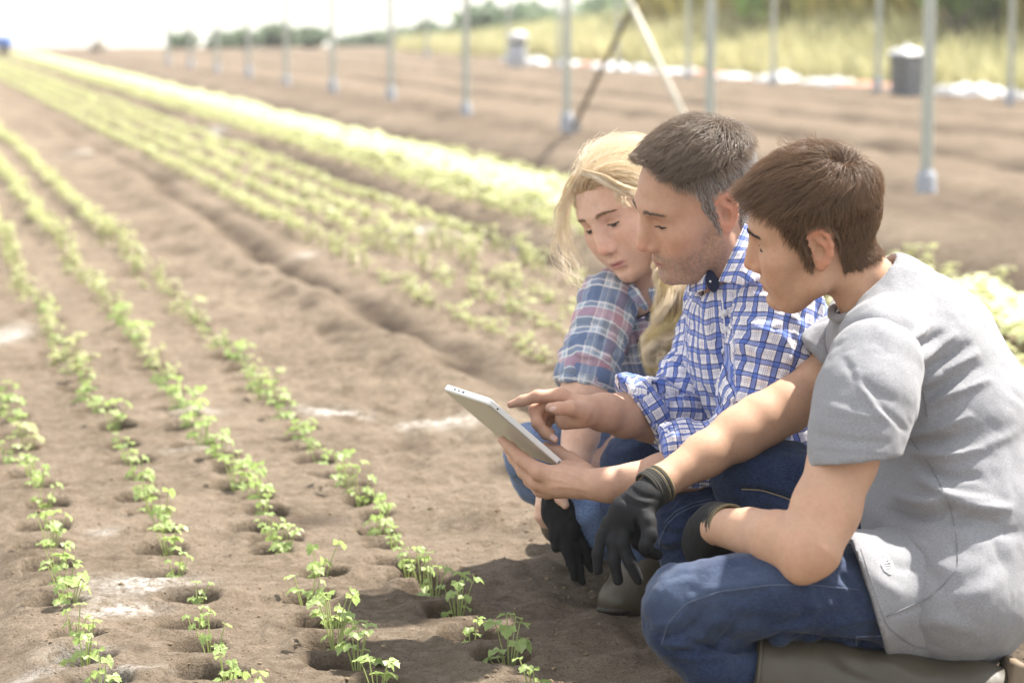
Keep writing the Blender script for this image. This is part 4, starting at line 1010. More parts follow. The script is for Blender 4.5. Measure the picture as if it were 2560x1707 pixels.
# near arm with elbow on the thigh
el = P(*K4(1000, 850), 3.17); sh = P(2165, 945, 3.27); wr_ = P(*K4(520, 700), 3.36)
skin_piece(boy, [[(sh, .052), (P(*K4(1215, 330), 3.23), .0435), (P(*K4(1120, 600), 3.20), .0435), (P(*K4(1030, 830), 3.17), .041)],
                 [(P(*K4(1030, 830), 3.17), .041), (P(*K4(985, 900), 3.165), .030)],
                 [(P(*K4(1000, 830), 3.17), .040), (P(*K4(850, 775), 3.21), .0395), (P(*K4(700, 730), 3.28), .0325), (wr_, .0255), (P(*K4(440, 720), 3.40), .023)]], .0026, TONE_B, .018)
# far arm reaching over the far knee
wr2 = P(*K5(800, 1488), 3.50)
skin_piece(boy, [[(P(2160, 870, 3.66), .052), (P(2050, 955, 3.63), .0385), (P(*K5(1640, 985), 3.60), .0375), (P(*K5(1470, 1075), 3.585), .0385), (P(*K5(1330, 1160), 3.57), .0375), (P(*K5(1100, 1300), 3.54), .031), (wr2, .0235), (P(*K5(740, 1540), 3.49), .022)]], .0026, TONE_B, .015)
boy.body(M_skin)
hipn = P(2280, 1490, 3.335); latB = _n3(P(2200, 1000, 3.1) - P(2230, 1000, 3.5))
tee_folds = [(sag(2246, 872, 2325, 812), 9, .004), (sag(2262, 900, 2352, 832), 9, -.0045), (sag(2275, 918, 2385, 838), 9, .005), (sag(2290, 945, 2420, 862), 10, -.005), (sag(2300, 965, 2440, 885), 9, .005), (sag(2315, 990, 2450, 915), 10, -.005), (sag(2322, 1010, 2470, 950), 9, .0045),
    (sag(2275, 1090, 2420, 1040, .05), 10, .005), (sag(2280, 1105, 2440, 1075, .06), 10, -.005), (sag(2285, 1130, 2450, 1125, .08), 11, .005), (sag(2290, 1160, 2440, 1190, .08), 12, -.005), (sag(2300, 1200, 2470, 1250, .08), 12, .005),
    (sag(2240, 1240, 2370, 1245, .12), 12, .007), (sag(2220, 1275, 2380, 1270, .14), 10, -.007), (sag(2370, 1250, 2520, 1270, .06), 12, .006), (sag(2350, 1300, 2500, 1310, -.05), 13, -.006),
    (sag(2205, 1290, 2300, 1370, .10), 18, .0045), (sag(2225, 1338, 2340, 1398, .06), 16, -.005), (sag(2290, 1362, 2400, 1440, .08), 20, .004), (sag(2275, 1372, 2360, 1480, -.05), 18, -.0035), (sag(2390, 1400, 2490, 1430, .1), 24, .004), (sag(2400, 1445, 2500, 1405, .1), 20, -.0035), (sag(2380, 1490, 2480, 1465, .1), 18, .004),
    (sag(2185, 1360, 2250, 1335), 13, -.004), (sag(2170, 1385, 2240, 1372), 12, .004), (sag(2215, 1540, 2400, 1462, .03), 5, -.0022), (sag(2250, 1570, 2420, 1570, -.1), 20, .004), (sag(2430, 1130, 2540, 1080), 14, .005), (sag(2440, 1330, 2550, 1330), 14, -.005)]
V, F = cloth(boy, 'shirt', [([(P(2232, 742, 3.45), .062), (P(2300, 872, 3.46), .100), (P(2388, 1075, 3.46), .118), (P(2420, 1290, 3.44), .114), (P(2400, 1460, 3.42), .112)], (latB, 1.28)),
    ([(P(2200, 850, 3.31), .058), (P(2230, 900, 3.45), .07), (P(2170, 860, 3.62), .055)], None), ([(P(2235, 1290, 3.42), .045), (P(2260, 1350, 3.42), .06)], (latB, 1.7)), ([(P(2415, 1290, 3.41), .104), (P(2395, 1440, 3.38), .104)], (latB, 1.45)), ([(P(2205, 775, 3.47), .05), (P(2170, 830, 3.58), .055)], None)], .0044, M_tee, .045, None,
    [(P(2345, 1490, 3.39), (.108, .180, .097))], [(a, w, h * (1.7 if i < 16 else 1.0)) for i, (a, w, h) in enumerate(tee_folds)], [(.0018, .06, None, 1.0, 3)], smooth=2, subs=[(OB + RB @ np.array([0, -.02, -.02]), nb, .060, .058, .006)])
shirt = boy.part('shirt', V, F, M_tee)
V2, F2 = cloth(boy, 'shirt_tail', [([(P(2330, 1488, 3.345), .100), (hipn, .0965), (P(2110, 1490, 3.275), .0865), (P(2040, 1490, 3.26), .082)], None)], .0034, M_tee, .02, None, (), [(sag(2190, 1370, 2260, 1345), 14, -.003), (sag(2225, 1540, 2330, 1500, .05), 5, -.002), (sag(2180, 1430, 2260, 1480, .1), 16, .003), (sag(2210, 1400, 2300, 1420, .1), 14, -.003)], [(.0010, .06, None, 1.0, 3)], planes=[(P(2160, 1440, 3.2), np.array([-.952, .05, -.305]))], smooth=1)
boy.part('shirt_tail', V2, F2, M_tee, shirt); bt_ = bvh_of(np.vstack([V, V2]), np.vstack([F, F2 + len(V)]))
V, F = cloth(boy, 'sleeve', [([(P(2188, 915, 3.275), .066), (P(2165, 1000, 3.245), .063), (P(2140, 1090, 3.225), .0575), (P(2128, 1200, 3.21), .0575)], None)], .0032, M_tee, .03, None, (),
    [(sag(2110, 900, 2230, 1000, .1), 12, -.003), (sag(2140, 930, 2240, 1060, .1), 10, .004), (sag(2190, 1010, 2262, 1075), 9, -.004), (sag(2060, 1010, 2200, 1040, .06), 14, .003), (sag(2040, 1085, 2220, 1105, .04), 12, -.003), (sag(2034, 1126, 2236, 1143), 3, -.0015)], [(.0012, .05, None, 3.0, 3)], planes=[(P(2130, 1153, 3.21), P(2146, 1330, 3.21) - P(2128, 1160, 3.21) + 0)], smooth=2)
sl_ = boy.part('sleeve', V, F, M_tee, shirt)
V, F = cloth(boy, 'sleeve', [([(P(2190, 845, 3.64), .056), (P(2100, 880, 3.64), .050), (P(2040, 925, 3.635), .048), (P(1990, 965, 3.63), .05)], None)], .0034, M_tee, .03, None, (),
    [(sag(2085, 830, 2120, 900), 6, .005), (sag(2068, 845, 2105, 915), 6, -.005), (sag(2055, 862, 2090, 930), 5, .004)], [(.003, .05, None, 5.0, 3)], planes=[(P(2046, 900, 3.63), P(1990, 965, 3.63) - P(2100, 875, 3.63))], smooth=2)
boy.part('sleeve', V, F, M_tee, shirt)
seam(boy, 'hem_stitching', bt_, [(2152, 1372), (2174, 1440), (2196, 1508), (2216, 1566), (2280, 1612), (2400, 1640)], .0007, M_seam, shirt)
seam(boy, 'side_seam', bt_, [(2268, 1085), (2330, 1170), (2375, 1260), (2392, 1350), (2396, 1420), (2330, 1490), (2215, 1540)], .0007, M_seam, shirt, 40)
seam(boy, 'armhole_seam', bt_, [(2128, 852), (2204, 872), (2269, 925), (2310, 985), (2318, 1040)], .0008, M_seam, shirt)
# print on the shirt tail: an outlined diamond with small uprights, as on the photograph
lx, ly = K4(1455, 920); M_print = plain('pale_print', (.78, .78, .79), .8)
dm = [(0, -23), (13, -9), (17, 8), (9, 22), (-6, 12), (-15, -4), (0, -23)]
seam(boy, 'shirt_print', bt_, [(lx + a, ly + b) for a, b in dm], .0008, M_print, shirt, 30, .0012)
seam(boy, 'shirt_print', bt_, [(lx + a * .72, ly + b * .72) for a, b in dm], .0006, M_print, shirt, 30, .0012)
for (x0, y0, x1, y1) in ((-8, -6, 8, -9), (-8, 0, 10, -2), (-6, 6, 11, 4), (-2, 12, 9, 11)): seam(boy, 'shirt_print', bt_, [(lx + x0, ly + y0), (lx + x1, ly + y1)], .0006, M_print, shirt, 8, .0012)
# collar rib round the neck
nk = [np.array([.064 * math.cos(a), .064 * math.sin(a) * .98, -.006 * math.sin(a)]) for a in np.linspace(0, 2 * math.pi, 33)]
ax = _n3(nb - (OB + SB * RB @ np.array([0, -.028, -.03]))); q1 = _n3(np.cross(ax, [0, 0, 1.0])); q2 = np.cross(ax, q1)
ring = np.array([nb - ax * .022 + q1 * a[0] + q2 * a[1] for a in nk]); v, f = tube(ring, .0065, 8, False); boy.part('collar', v, f, M_tee, shirt)
# jeans
jf = [(sag(1640, 1560, 1720, 1500, .25), 9, .004), (sag(1650, 1590, 1760, 1520, .2), 8, -.004), (sag(1665, 1610, 1790, 1545, .2), 8, .005), (sag(1690, 1625, 1830, 1570, .2), 8, -.005), (sag(1725, 1603, 1960, 1592, .12), 9, -.012), (sag(1960, 1592, 2200, 1618), 9, -.010), (sag(1700, 1640, 1820, 1625, .1), 8, .004),
    (sag(1760, 1470, 1960, 1440, .06), 14, .003), (sag(1850, 1540, 2100, 1530, .05), 14, -.003), (sag(2010, 1420, 2130, 1480), 12, .004), (sag(2080, 1400, 2150, 1500), 10, -.004), (sag(2100, 1560, 2200, 1540), 10, .004)]
knee = P(1708, 1512, 3.22)
V, F = cloth(boy, 'jeans', [([(hipn, .084), (P(2110, 1492, 3.275), .071), (P(1930, 1490, 3.215), .0595), (P(1800, 1497, 3.21), .0545), (knee, .0520)], None),
    ([(knee, .0520), (P(1705, 1565, 3.22), .048), (P(1790, 1650, 3.22), .046), (P(1890, 1690, 3.235), .046)], None)], .0040, M_den_boy, .012, None, (), [(a, w, h * 1.4) for a, w, h in jf], [(.0035, .05, None, 2.0, 3)], smooth=2)
u_, v_ = proj(V); worn = np.exp(-((u_ - 1700) / 150) ** 2 - ((v_ - 1480) / 60) ** 2) * .9 + .45 * np.exp(-((v_ - 1440) / 40) ** 2)
jeans = boy.part('jeans', V, F, M_den_boy, None, None, worn); bj = bvh_of(V, F)
V, F = cloth(boy, 'leg', [([(P(2300, 1455, 3.50), .085), (P(2100, 1330, 3.56), .073), (P(1960, 1215, 3.60), .064), (P(1876, 1185, 3.62), .058)], None), ([(P(1876, 1185, 3.62), .058), (P(1880, 1300, 3.66), .052), (P(1900, 1480, 3.70), .046)], None)], .0045, M_den_boy, .014, None, (),
    [(sag(1850, 1225, 1990, 1255, -.06), 8, -.010), (sag(1990, 1255, 2060, 1300), 8, -.006), (sag(1850, 1160, 2030, 1150, -.05), 12, .003), (sag(2180, 1230, 2205, 1300), 8, .006), (sag(2195, 1215, 2215, 1290), 6, -.006)], [(.0025, .05, None, 6.0, 3)], smooth=2)
rl = boy.part('trouser_leg', V, F, M_den_man, jeans, None, np.zeros(len(V)), label='dark blue raised trouser leg'); br_ = bvh_of(V, F)
seam(boy, 'leg_seam', bj, [(2148, 1474), (2040, 1462), (1920, 1462), (1800, 1478), (1715, 1508), (1668, 1560), (1655, 1610)], .0009, M_thread, jeans, 60)
seam(boy, 'pocket_edge', bj, [(2215, 1588), (2140, 1590), (2140, 1612)], .0012, M_thread, jeans)
seam(boy, 'inseam', br_, [(1854, 1222), (1900, 1224), (1960, 1243), (2010, 1262)], .0010, M_thread2, rl)
# boot of the folded leg, lying along the ground, and the hidden far boot
def boot_lying():
    top = P(1875, 1688, 3.235); f_lo, f_hi = bounds([top, P(2560, 1780, 3.3)], .12); f = Field(f_lo, f_hi, .005)
    f.chain([(P(1860, 1686, 3.235), .060), (P(2050, 1712, 3.25), .060), (P(2240, 1735, 3.27), .055), (P(2400, 1752, 3.28), .053), (P(2470, 1762, 3.28), .050)], .02)
    f.chain([(P(2440, 1750, 3.28), .046), (P(2475, 1800, 3.285), .044)], .03); f.plane(P(1876, 1688, 3.235), P(1800, 1668, 3.235) - P(1876, 1680, 3.235))
    lo_ = P(1950, 1701, 3.24); V, F = f.mesh(2); return V, F
V, F = boot_lying(); V = folds(V, F, [(sag(2080, 1625, 2240, 1690, .1), 22, -.006), (sag(2200, 1650, 2300, 1700, .1), 20, .005), (sag(2180, 1650, 2290, 1720), 14, -.004)])
ub = boy.part('boot', V, F, M_boot)
v, f = tube([P(1876 + 56 * .0, 1688, 3.235) + _n3(P(1800, 1668, 3.235) - P(1876, 1680, 3.235)) * (-.004) + .0605 * (math.cos(a) * np.array([.13, 0, .99]) + math.sin(a) * np.array([0, 1, 0])) for a in np.linspace(0, 6.283, 41)], .0026, 6, False); boy.part('boot_rim', v, f, M_boot, ub)
sole = P(2515, 1745, 3.28); v, f = box(0, 0, 0, .020, .095, .11, .006); boy.part('sole', v @ np.array([[.97, 0, -.22], [0, 1, 0], [.22, 0, .97]]) + sole, f, plain('sole_rubber', (.20, .15, .10), .8, scale=60), ub)
f = Field(*bounds([P(1780, 1560, 3.72), P(1980, 1500, 3.72)], .09), .005); f.chain([(P(1905, 1440, 3.70), .056), (P(1920, 1570, 3.72), .05), (P(1925, 1600, 3.72), .048)], .02); f.chain([(P(1925, 1602, 3.72), .045), (P(1790, 1612, 3.72), .038)], .03); f.chain([(P(1925, 1602, 3.72), .045), (P(1840, 1606, 3.72), .046)], .03); V, F = f.mesh(2); boy.part('boot', V, F, M_boot)
# gloves
def glove(per, chains, fingers, h, cuff, cuff_ax, cuff_r, name='glove', fold=()):
    pts = [p for ch in chains + fingers for p, r in ch]; lo, hi = bounds(pts, .05); f = Field(lo, hi, h)
    for ch in chains: f.chain(ch, .016)
    for ch in fingers: f.chain([(p, r * 1.12) for p, r in ch], .0045)
    V, F = f.mesh(1); V = crinkle(V, F, .0006, .022, None, 2.0, 2)
    if fold: V = folds(V, F, fold)
    g_ = per.part(name, V, F, M_glove); ax = _n3(cuff_ax); q1 = _n3(np.cross(ax, [0.1, .9, .2])); q2 = np.cross(ax, q1)
    if cuff is not None:
        for k in range(8):
            rg_ = np.array([cuff + ax * (.0034 * k) + cuff_r * (1 + .015 * math.sin(k * 2.1)) * (math.cos(a) * q1 + math.sin(a) * q2) for a in np.linspace(0, 6.2832, 33)]); v, f_ = tube(rg_, .0024, 6, False)
            per.part('cuff_rib', v, f_, M_cuff2 if k in (5, 7) else M_cuff, g_)
    return g_
d0 = 3.47
fingers = [fing([(1150, 1060, .01, 40), (1108, 1150, .0, 34), (1082, 1265, -.004, 33), (1084, 1372, -.002, 29)], d0), fing([(1215, 1090, .0, 42), (1186, 1190, -.008, 37), (1188, 1310, -.012, 36), (1216, 1438, -.010, 31)], d0), fing([(1260, 1090, -.006, 42), (1248, 1200, -.016, 38), (1296, 1325, -.020, 37), (1348, 1432, -.018, 31)], d0),
           fing([(1330, 1100, .0, 44), (1345, 1190, .004, 40), (1405, 1245, .008, 38), (1470, 1270, .016, 33)], d0), fing([(1360, 960, -.012, 60), (1410, 1060, -.03, 50), (1420, 1150, -.040, 45), (1395, 1215, -.046, 43)], d0)]
glove(boy, [fing([(1470, 830, .014, 82), (1440, 850, .01, 86), (1370, 910, .004, 96), (1290, 990, .0, 104)], d0), fing([(1250, 1000, .004, 92), (1180, 1070, .006, 60)], d0), fing([(1300, 1000, .0, 92), (1290, 1080, -.002, 62)], d0), fing([(1400, 900, -.004, 70), (1385, 1000, -.016, 62)], d0)], fingers, .0020, P(*K3(1418, 852), d0 + .012), P(*K3(1480, 815), d0 + .02) - P(*K3(1418, 852), d0 + .012), .0268, 'glove',
      [(sag(*K3(1330, 1040), *K3(1350, 1150)), 4, -.003), (sag(*K3(1300, 1040), *K3(1335, 1120)), 4, .002), (sag(*K3(1240, 900), *K3(1400, 960), .1), 5, -.002), (sag(*K3(1270, 870), *K3(1430, 930), .1), 5, .002), (sag(*K3(1300, 830), *K3(1450, 900), .1), 5, -.002)])
d0 = 3.41
fq = [[(P(*K4(440, 800), d0), .019), (P(*K4(420, 880), d0), .0115), (P(*K4(425, 960), d0 + .01), .0095), (P(*K4(440, 1020), d0 + .02), .0085)], [(P(*K4(480, 800), d0), .019), (P(*K4(470, 880), d0), .0115), (P(*K4(480, 980), d0), .0095), (P(*K4(495, 1040), d0), .0085)], [(P(*K4(420, 760), d0), .019), (P(*K4(392, 850), d0 + .02), .011), (P(*K4(385, 950), d0 + .03), .009)], [(P(*K4(520, 790), d0), .018), (P(*K4(540, 880), d0 - .01), .011), (P(*K4(560, 980), d0 - .01), .009)]]
glove(boy, [[(P(*K4(545, 690), 3.355), .0275), (P(*K4(510, 690), 3.375), .029), (P(*K4(470, 740), 3.40), .031), (P(*K4(450, 800), 3.41), .033)]], fq, .0026, P(*K4(540, 690), 3.36), P(*K4(600, 700), 3.33) - P(*K4(540, 690), 3.36), .0288)
finish(boy)
# ------------------------------------------------------------------ the man in the blue checked shirt
man = new_person('adult with short greying hair in blue checked shirt, pointing at the tablet', 1850, 1560, 3.8)
SM = .935; RM = head_rot(R(-13), R(24), R(23)); OM = P(*K1(1392, 882), 3.69) - SM * RM @ np.array([.072, -.004, .002])
nm = P(1848, 716, 3.80); nml = (nm - OM) @ RM / SM
fM = head_field(.0017, 1.06, 0.0, [((0, -.026, -.035), nml, .054, .060)], 1.0)
frontM = [(-.03, .008), (.0, .014), (.02, .022), (.035, .026), (.045, .026), (.06, .028), (.075, .038), (.092, .054), (.104, .068), (.112, .2)]
mM = scalp_mask(frontM); topM = lambda V: mM(V) * (ss(.080, .092, V[:, 2] + .25 * np.maximum(V[:, 1] - .02, 0)) > .5); sideM = lambda V: mM(V) * (V[:, 2] < .098)
VM, FM = place_head(man, OM, RM, fM, TONE_M, (.40, .19, .165), .75, mM, (.14, .115, .10), SM)
wM = np.array([-.004, -.055, .120])
def flowM(p): d = p - wM; d = d / (np.linalg.norm(d, axis=1)[:, None] + 1e-9); return d + np.array([-.15, .45, .1]) * (p[:, 2] > .09)[:, None] + np.array([0, -.45, -.7]) * (p[:, 2] < .09)[:, None]
S = grow(fM, VM, FM, topM, 14000, 6, lambda p: .012 + .020 * topw(p) - .009 * ss(.03, .065, p[:, 1]), flowM, lambda p: .30 + .35 * topw(p), 15, .10, .002, lambda p: .006 + .014 * topw(p), (-.10, .42, .70))
M_hairM = hair_mat('dark_greying_hair', (.070, .049, .034), (.20, .15, .11)); man.lateh.append(('hair', S.reshape(-1, 3) * SM @ RM.T + OM, 14000, 6, .00027, M_hairM))
S = grow(fM, VM, FM, sideM, 6500, 5, lambda p: .007 + .010 * ss(.02, .08, p[:, 2]), flowM, lambda p: .35 + 0 * p[:, 2], 16, .10, .001, lambda p: .003 + .006 * ss(.02, .08, p[:, 2]))
man.lateh.append(('grey_hair', S.reshape(-1, 3) * SM @ RM.T + OM, 6500, 5, .00030, hair_mat('grey_side_hair', (.16, .14, .125), (.38, .36, .34))))
brows(man, fM, VM, OM, RM, hair_mat('man_brow', (.09, .06, .042), (.17, .125, .09)), SM, .0019, 170, 3); eyes(man, fM, OM, RM, SM, .0088, .0013, .0034, .0018)
# pointing hand (far arm)
d0 = 3.74
ix = fing([(900, 270, .0, 60), (840, 232, -.004, 50), (690, 236, -.010, 39), (592, 266, -.006, 34), (512, 291, .0, 24)], d0)
mid = fing([(880, 300, .010, 58), (770, 262, .012, 46), (672, 330, .006, 40), (690, 415, -.006, 37), (742, 480, -.010, 33), (800, 518, -.012, 28)], d0)
rng_ = fing([(880, 340, .030, 55), (780, 310, .034, 42), (700, 380, .030, 38), (725, 455, .020, 33), (775, 470, .012, 28)], d0)
pky = fing([(890, 380, .045, 50), (800, 360, .05, 38), (740, 420, .046, 32), (760, 470, .036, 28)], d0)
thb = fing([(985, 340, -.020, 66), (905, 312, -.036, 48), (830, 316, -.044, 40), (775, 311, -.042, 34)], d0)
palm = fing([(1010, 335, .0, 104), (950, 330, .004, 100), (890, 330, .012, 92)], d0); heel = fing([(960, 370, -.010, 78), (870, 390, .004, 66)], d0)
arm = fing([(1560, 420, .13, 165), (1420, 375, .10, 148), (1260, 360, .06, 138), (1120, 340, .025, 115), (1010, 333, .0, 100)], d0)
kn = [ix[1][0], ix[2][0], mid[2][0], mid[3][0], thb[2][0]]
Vh, Fh, fh = skin_piece(man, [arm, palm, heel, ix, mid, rng_, pky, thb], .0018, TONE_M, .016, None, kn)
bh = bvh_of(Vh, Fh)
for (px, py, ax_, ay, r) in ((792, 312, -1, .05, .0058), (792, 500, .8, .55, .0056)):
    h = man.ray(bh, *K3(px, py))
    if h is not None: nail(man, h[0] + h[1] * .0006, h[1], np.array([ax_, 0, -ay]), r)
# hand holding the tablet (near arm)
d0 = 3.63
arm = fing([(1900, 640, .04, 160), (1700, 690, .03, 150), (1500, 750, .02, 128), (1300, 800, .01, 112), (1150, 815, .0, 100), (1060, 812, .0, 96)], d0)
palm = fing([(1060, 812, .0, 96), (960, 800, .010, 104), (860, 790, .022, 108), (780, 790, .034, 92)], d0); palm2 = fing([(980, 760, .030, 90), (880, 730, .050, 80)], d0)
f1 = fing([(800, 760, .020, 72), (700, 728, .020, 56), (590, 648, .040, 44), (512, 575, .062, 38), (456, 520, .080, 27)], d0)
f2 = fing([(780, 810, .034, 66), (690, 800, .036, 52), (600, 730, .058, 42), (535, 640, .082, 36), (490, 580, .10, 28)], d0)
f3 = fing([(790, 850, .040, 55), (710, 850, .050, 44), (640, 790, .075, 38), (585, 710, .095, 32)], d0)
f4 = fing([(830, 860, .050, 45), (750, 868, .062, 36), (680, 840, .09, 30)], d0)
th = fing([(1000, 740, .050, 70), (900, 650, .085, 50), (820, 600, .105, 42), (745, 565, .115, 32)], d0)
kn = [f1[1][0], f1[2][0], f2[1][0]]
Vh, Fh, fh = skin_piece(man, [arm, palm, palm2, f1, f2, f3, f4, th], .0019, TONE_M, .018, None, kn)
u_, v_ = proj(Vh); Vh2 = folds(Vh, Fh, [(sag(*K3(1000, 790), *K3(800, 720), .06), 5, .0016), (sag(*K3(1010, 850), *K3(760, 830), .05), 5, .0014), (sag(*K3(940, 820), *K3(760, 770), .03), 4, .0012), (sag(*K3(560, 600), *K3(545, 650)), 3, -.0008)]); man.skin[-1] = (Vh2, Fh, man.skin[-1][2])
man.body(M_skin)
latM = _n3(np.array([-.35, -.93, 0]))
# shirt body
sf_ = [(sag(*K5(1230, 230), *K5(1250, 720), .02), 7, .006), (sag(*K5(1200, 260), *K5(1225, 720), .02), 5, -.006), (sag(*K5(1290, 300), *K5(1290, 620), -.03), 7, -.008), (sag(*K5(1100, 300), *K5(1200, 700), .05), 9, .006), (sag(*K5(1150, 280), *K5(1215, 640), .05), 7, -.005)]
torso_ch = [([(P(1862, 730, 3.80), .062), (P(1900, 860, 3.86), .112), (P(1965, 1050, 3.90), .122), (P(1990, 1230, 3.88), .125)], (latM, 1.28)), ([(P(1785, 762, 3.95), .05), (P(1850, 770, 3.85), .06), (P(1945, 770, 3.72), .055)], None)]
V, F = cloth(man, 'shirt', torso_ch, .0044, M_plaid, .045, None, [(P(1860, 1190, 3.80), (.085, .10, .05))], sf_, [(.004, .05, None, 9.0, 3)], smooth=2, subs=[(OM + SM * RM @ np.array([0, -.02, -.02]), nm - np.array([0, 0, .0]), .068, .062, .004)])
uvm = limb_uv(V, P(1862, 700, 3.82), P(1975, 1230, 3.90), [1.0, .4, 0]); shM = man.part('shirt', V, F, M_plaid, None, uvm); bM_ = bvh_of(V, F)
# near sleeve, rolled below the elbow
slf = [(sag(*K5(1380, 230), *K5(1700, 300), .06), 8, .003), (sag(*K5(1340, 320), *K5(1600, 420), .1), 8, -.004), (sag(*K5(1330, 380), *K5(1560, 500), .1), 7, .004), (sag(*K5(1340, 430), *K5(1500, 600), .1), 7, -.004), (sag(*K5(1300, 520), *K5(1480, 640), .1), 7, .005), (sag(*K5(1290, 600), *K5(1480, 740), .1), 7, -.005), (sag(*K5(1260, 700), *K5(1420, 800), .1), 8, .005), (sag(*K5(1240, 800), *K5(1420, 880), .1), 8, -.004), (sag(*K5(1210, 900), *K5(1400, 940), .1), 8, .004)]
eM = P(1866, 1120, 3.66)
V, F = cloth(man, 'sleeve', [([(P(1945, 772, 3.70), .072), (P(1925, 880, 3.675), .066), (P(1900, 1000, 3.66), .060), (eM, .055)], None), ([(eM, .055), (P(1790, 1135, 3.65), .047), (P(1700, 1130, 3.64), .0440), (P(1600, 1150, 3.64), .044)], None)], .0036, M_plaid, .02, None, (), slf, [(.0045, .035, None, 4.0, 3)], planes=[(P(1660, 1135, 3.64), np.array([-1.0, 0, -.18]))], smooth=2)
dA = _n3(eM - P(1945, 772, 3.70)); su = limb_uv(V, P(1945, 772, 3.70), eM, [0.2, -1, 0]); low = V[:, 0] < P(1830, 1100, 3.66)[0]
su2 = limb_uv(V, P(1600, 1150, 3.64), eM, [0, -1, .5]); uv_ = np.where(low[:, None], su2, su); man.part('sleeve', V, F, M_plaid, shM, uv_)
# far sleeve rolled up above the pointing hand
eF = P(1700, 1030, 3.86)
slf2 = [(sag(*K5(1000, 560), *K5(1130, 620), .1), 7, .006), (sag(*K5(930, 620), *K5(1130, 700), .1), 7, -.006), (sag(*K5(880, 690), *K5(1100, 780), .1), 7, .007), (sag(*K5(820, 750), *K5(1050, 860), .1), 8, -.007), (sag(*K5(800, 800), *K5(1000, 900), .1), 7, .007), (sag(*K5(760, 830), *K5(940, 960), .05), 6, -.008), (sag(*K5(980, 420), *K5(1120, 470), .1), 8, -.004), (sag(*K5(990, 350), *K5(1110, 400), .1), 8, .004), (sag(*K5(900, 930), *K5(1010, 1000)), 6, .006)]
V, F = cloth(man, 'sleeve', [([(P(1792, 762, 3.95), .056), (P(1774, 850, 3.93), .050), (P(1732, 950, 3.89), .052), (eF, .053)], None), ([(eF, .053), (P(1640, 1035, 3.84), .053), (P(1590, 1032, 3.82), .054), (P(1480, 1020, 3.79), .056)], None)], .0034, M_plaid, .02, None, (), slf2, [(.005, .035, None, 7.0, 3)], planes=[(P(1598, 1036, 3.82), np.array([-.80, -.15, -.52]))], smooth=2)
su = limb_uv(V, P(1770, 760, 3.95), eF, [-.4, -1, 0]); low = V[:, 2] < P(1700, 985, 3.86)[2]; su2 = limb_uv(V, P(1480, 1020, 3.79), eF, [0, -1, .5]); man.part('sleeve', V, F, M_plaid, shM, np.where(low[:, None], su2, su))
# rolled cuffs
def cuff_roll(per, c, ax, r0, w, mat, parent, th=.006):
    ax = _n3(ax); q1 = _n3(np.cross(ax, [.1, .2, .97])); q2 = np.cross(ax, q1); n = 48; V = []; prof = [(0, 0), (.15, 1), (.55, 1.15), (.9, .9), (1, .2), (1, -.8), (0, -.8)]
    for i in range(n):
        a = 2 * math.pi * i / n; wob = 1 + .03 * math.sin(3 * a + r0 * 900) + .015 * math.sin(7 * a)
        for x, y in prof: V.append(c + ax * (x * w) + (r0 * wob + y * th) * (math.cos(a) * q1 + math.sin(a) * q2))
    m = len(prof); F = np.array([[i * m + j, i * m + (j + 1) % m, ((i + 1) % n) * m + (j + 1) % m, ((i + 1) % n) * m + j] for i in range(n) for j in range(m)]); V = np.array(V)
    uv = np.array([[2 * math.pi * r0 * (i / n), prof[j][0] * w] for i in range(n) for j in range(m)]); return per.part('cuff', V, F, mat, parent, uv)
cuff_roll(man, P(1594, 1038, 3.82), np.array([.80, .15, .52]), .0525, .036, M_plaid, shM)
cuff_roll(man, P(1664, 1136, 3.64), P(1720, 1130, 3.645) - P(1660, 1136, 3.64), .0445, .030, M_plaid, shM, .004)
# collar: near leaf standing round the neck, dark lining on the far leaf
def sheet_px(rows, n=14, th=.0022):
    """thin curved cloth from rows of (px x, px y, depth)"""
    R_ = [np.array([P(*q) for q in r]) for r in rows]; R_ = [np.stack([np.interp(np.linspace(0, 1, n), np.linspace(0, 1, len(r)), r[:, i]) for i in range(3)], 1) for r in R_]
    t0 = np.linspace(0, 1, len(R_)); tt = np.linspace(0, 1, n); G = np.array([[[np.interp(a, t0, [R_[k][j][i] for k in range(len(R_))]) for i in range(3)] for j in range(n)] for a in tt])
    G[1:-1] = (G[:-2] + 2 * G[1:-1] + G[2:]) / 4
    du = np.gradient(G, axis=1); dv = np.gradient(G, axis=0); N = np.cross(du, dv); N /= np.linalg.norm(N, axis=2)[..., None] + 1e-12
    A = (G + N * th / 2).reshape(-1, 3); B = (G - N * th / 2).reshape(-1, 3); m = n * n; F = []
    for i in range(n - 1):
        for j in range(n - 1):
            q = i * n + j; F.append([q, q + 1, q + n + 1, q + n]); F.append([m + q, m + q + n, m + q + n + 1, m + q + 1])
    for i in range(n - 1):
        for a, b in (((i, 0), (i + 1, 0)), ((i + 1, n - 1), (i, n - 1)), ((0, i + 1), (0, i)), ((n - 1, i), (n - 1, i + 1))):
            p, q = a[0] * n + a[1], b[0] * n + b[1]; F.append([p, q, m + q, m + p])
    L0 = np.concatenate([np.zeros((n, 1)), np.cumsum(np.linalg.norm(np.diff(G, axis=1), axis=2), 1)], 1); L1 = np.concatenate([np.zeros((1, n)), np.cumsum(np.linalg.norm(np.diff(G, axis=0), axis=2), 0)], 0)
    uv = np.stack([L0.ravel(), L1.ravel()], 1); return np.vstack([A, B]), np.array(F), np.vstack([uv, uv])
def c1(x, y, d): return (*K1(x, y), d)
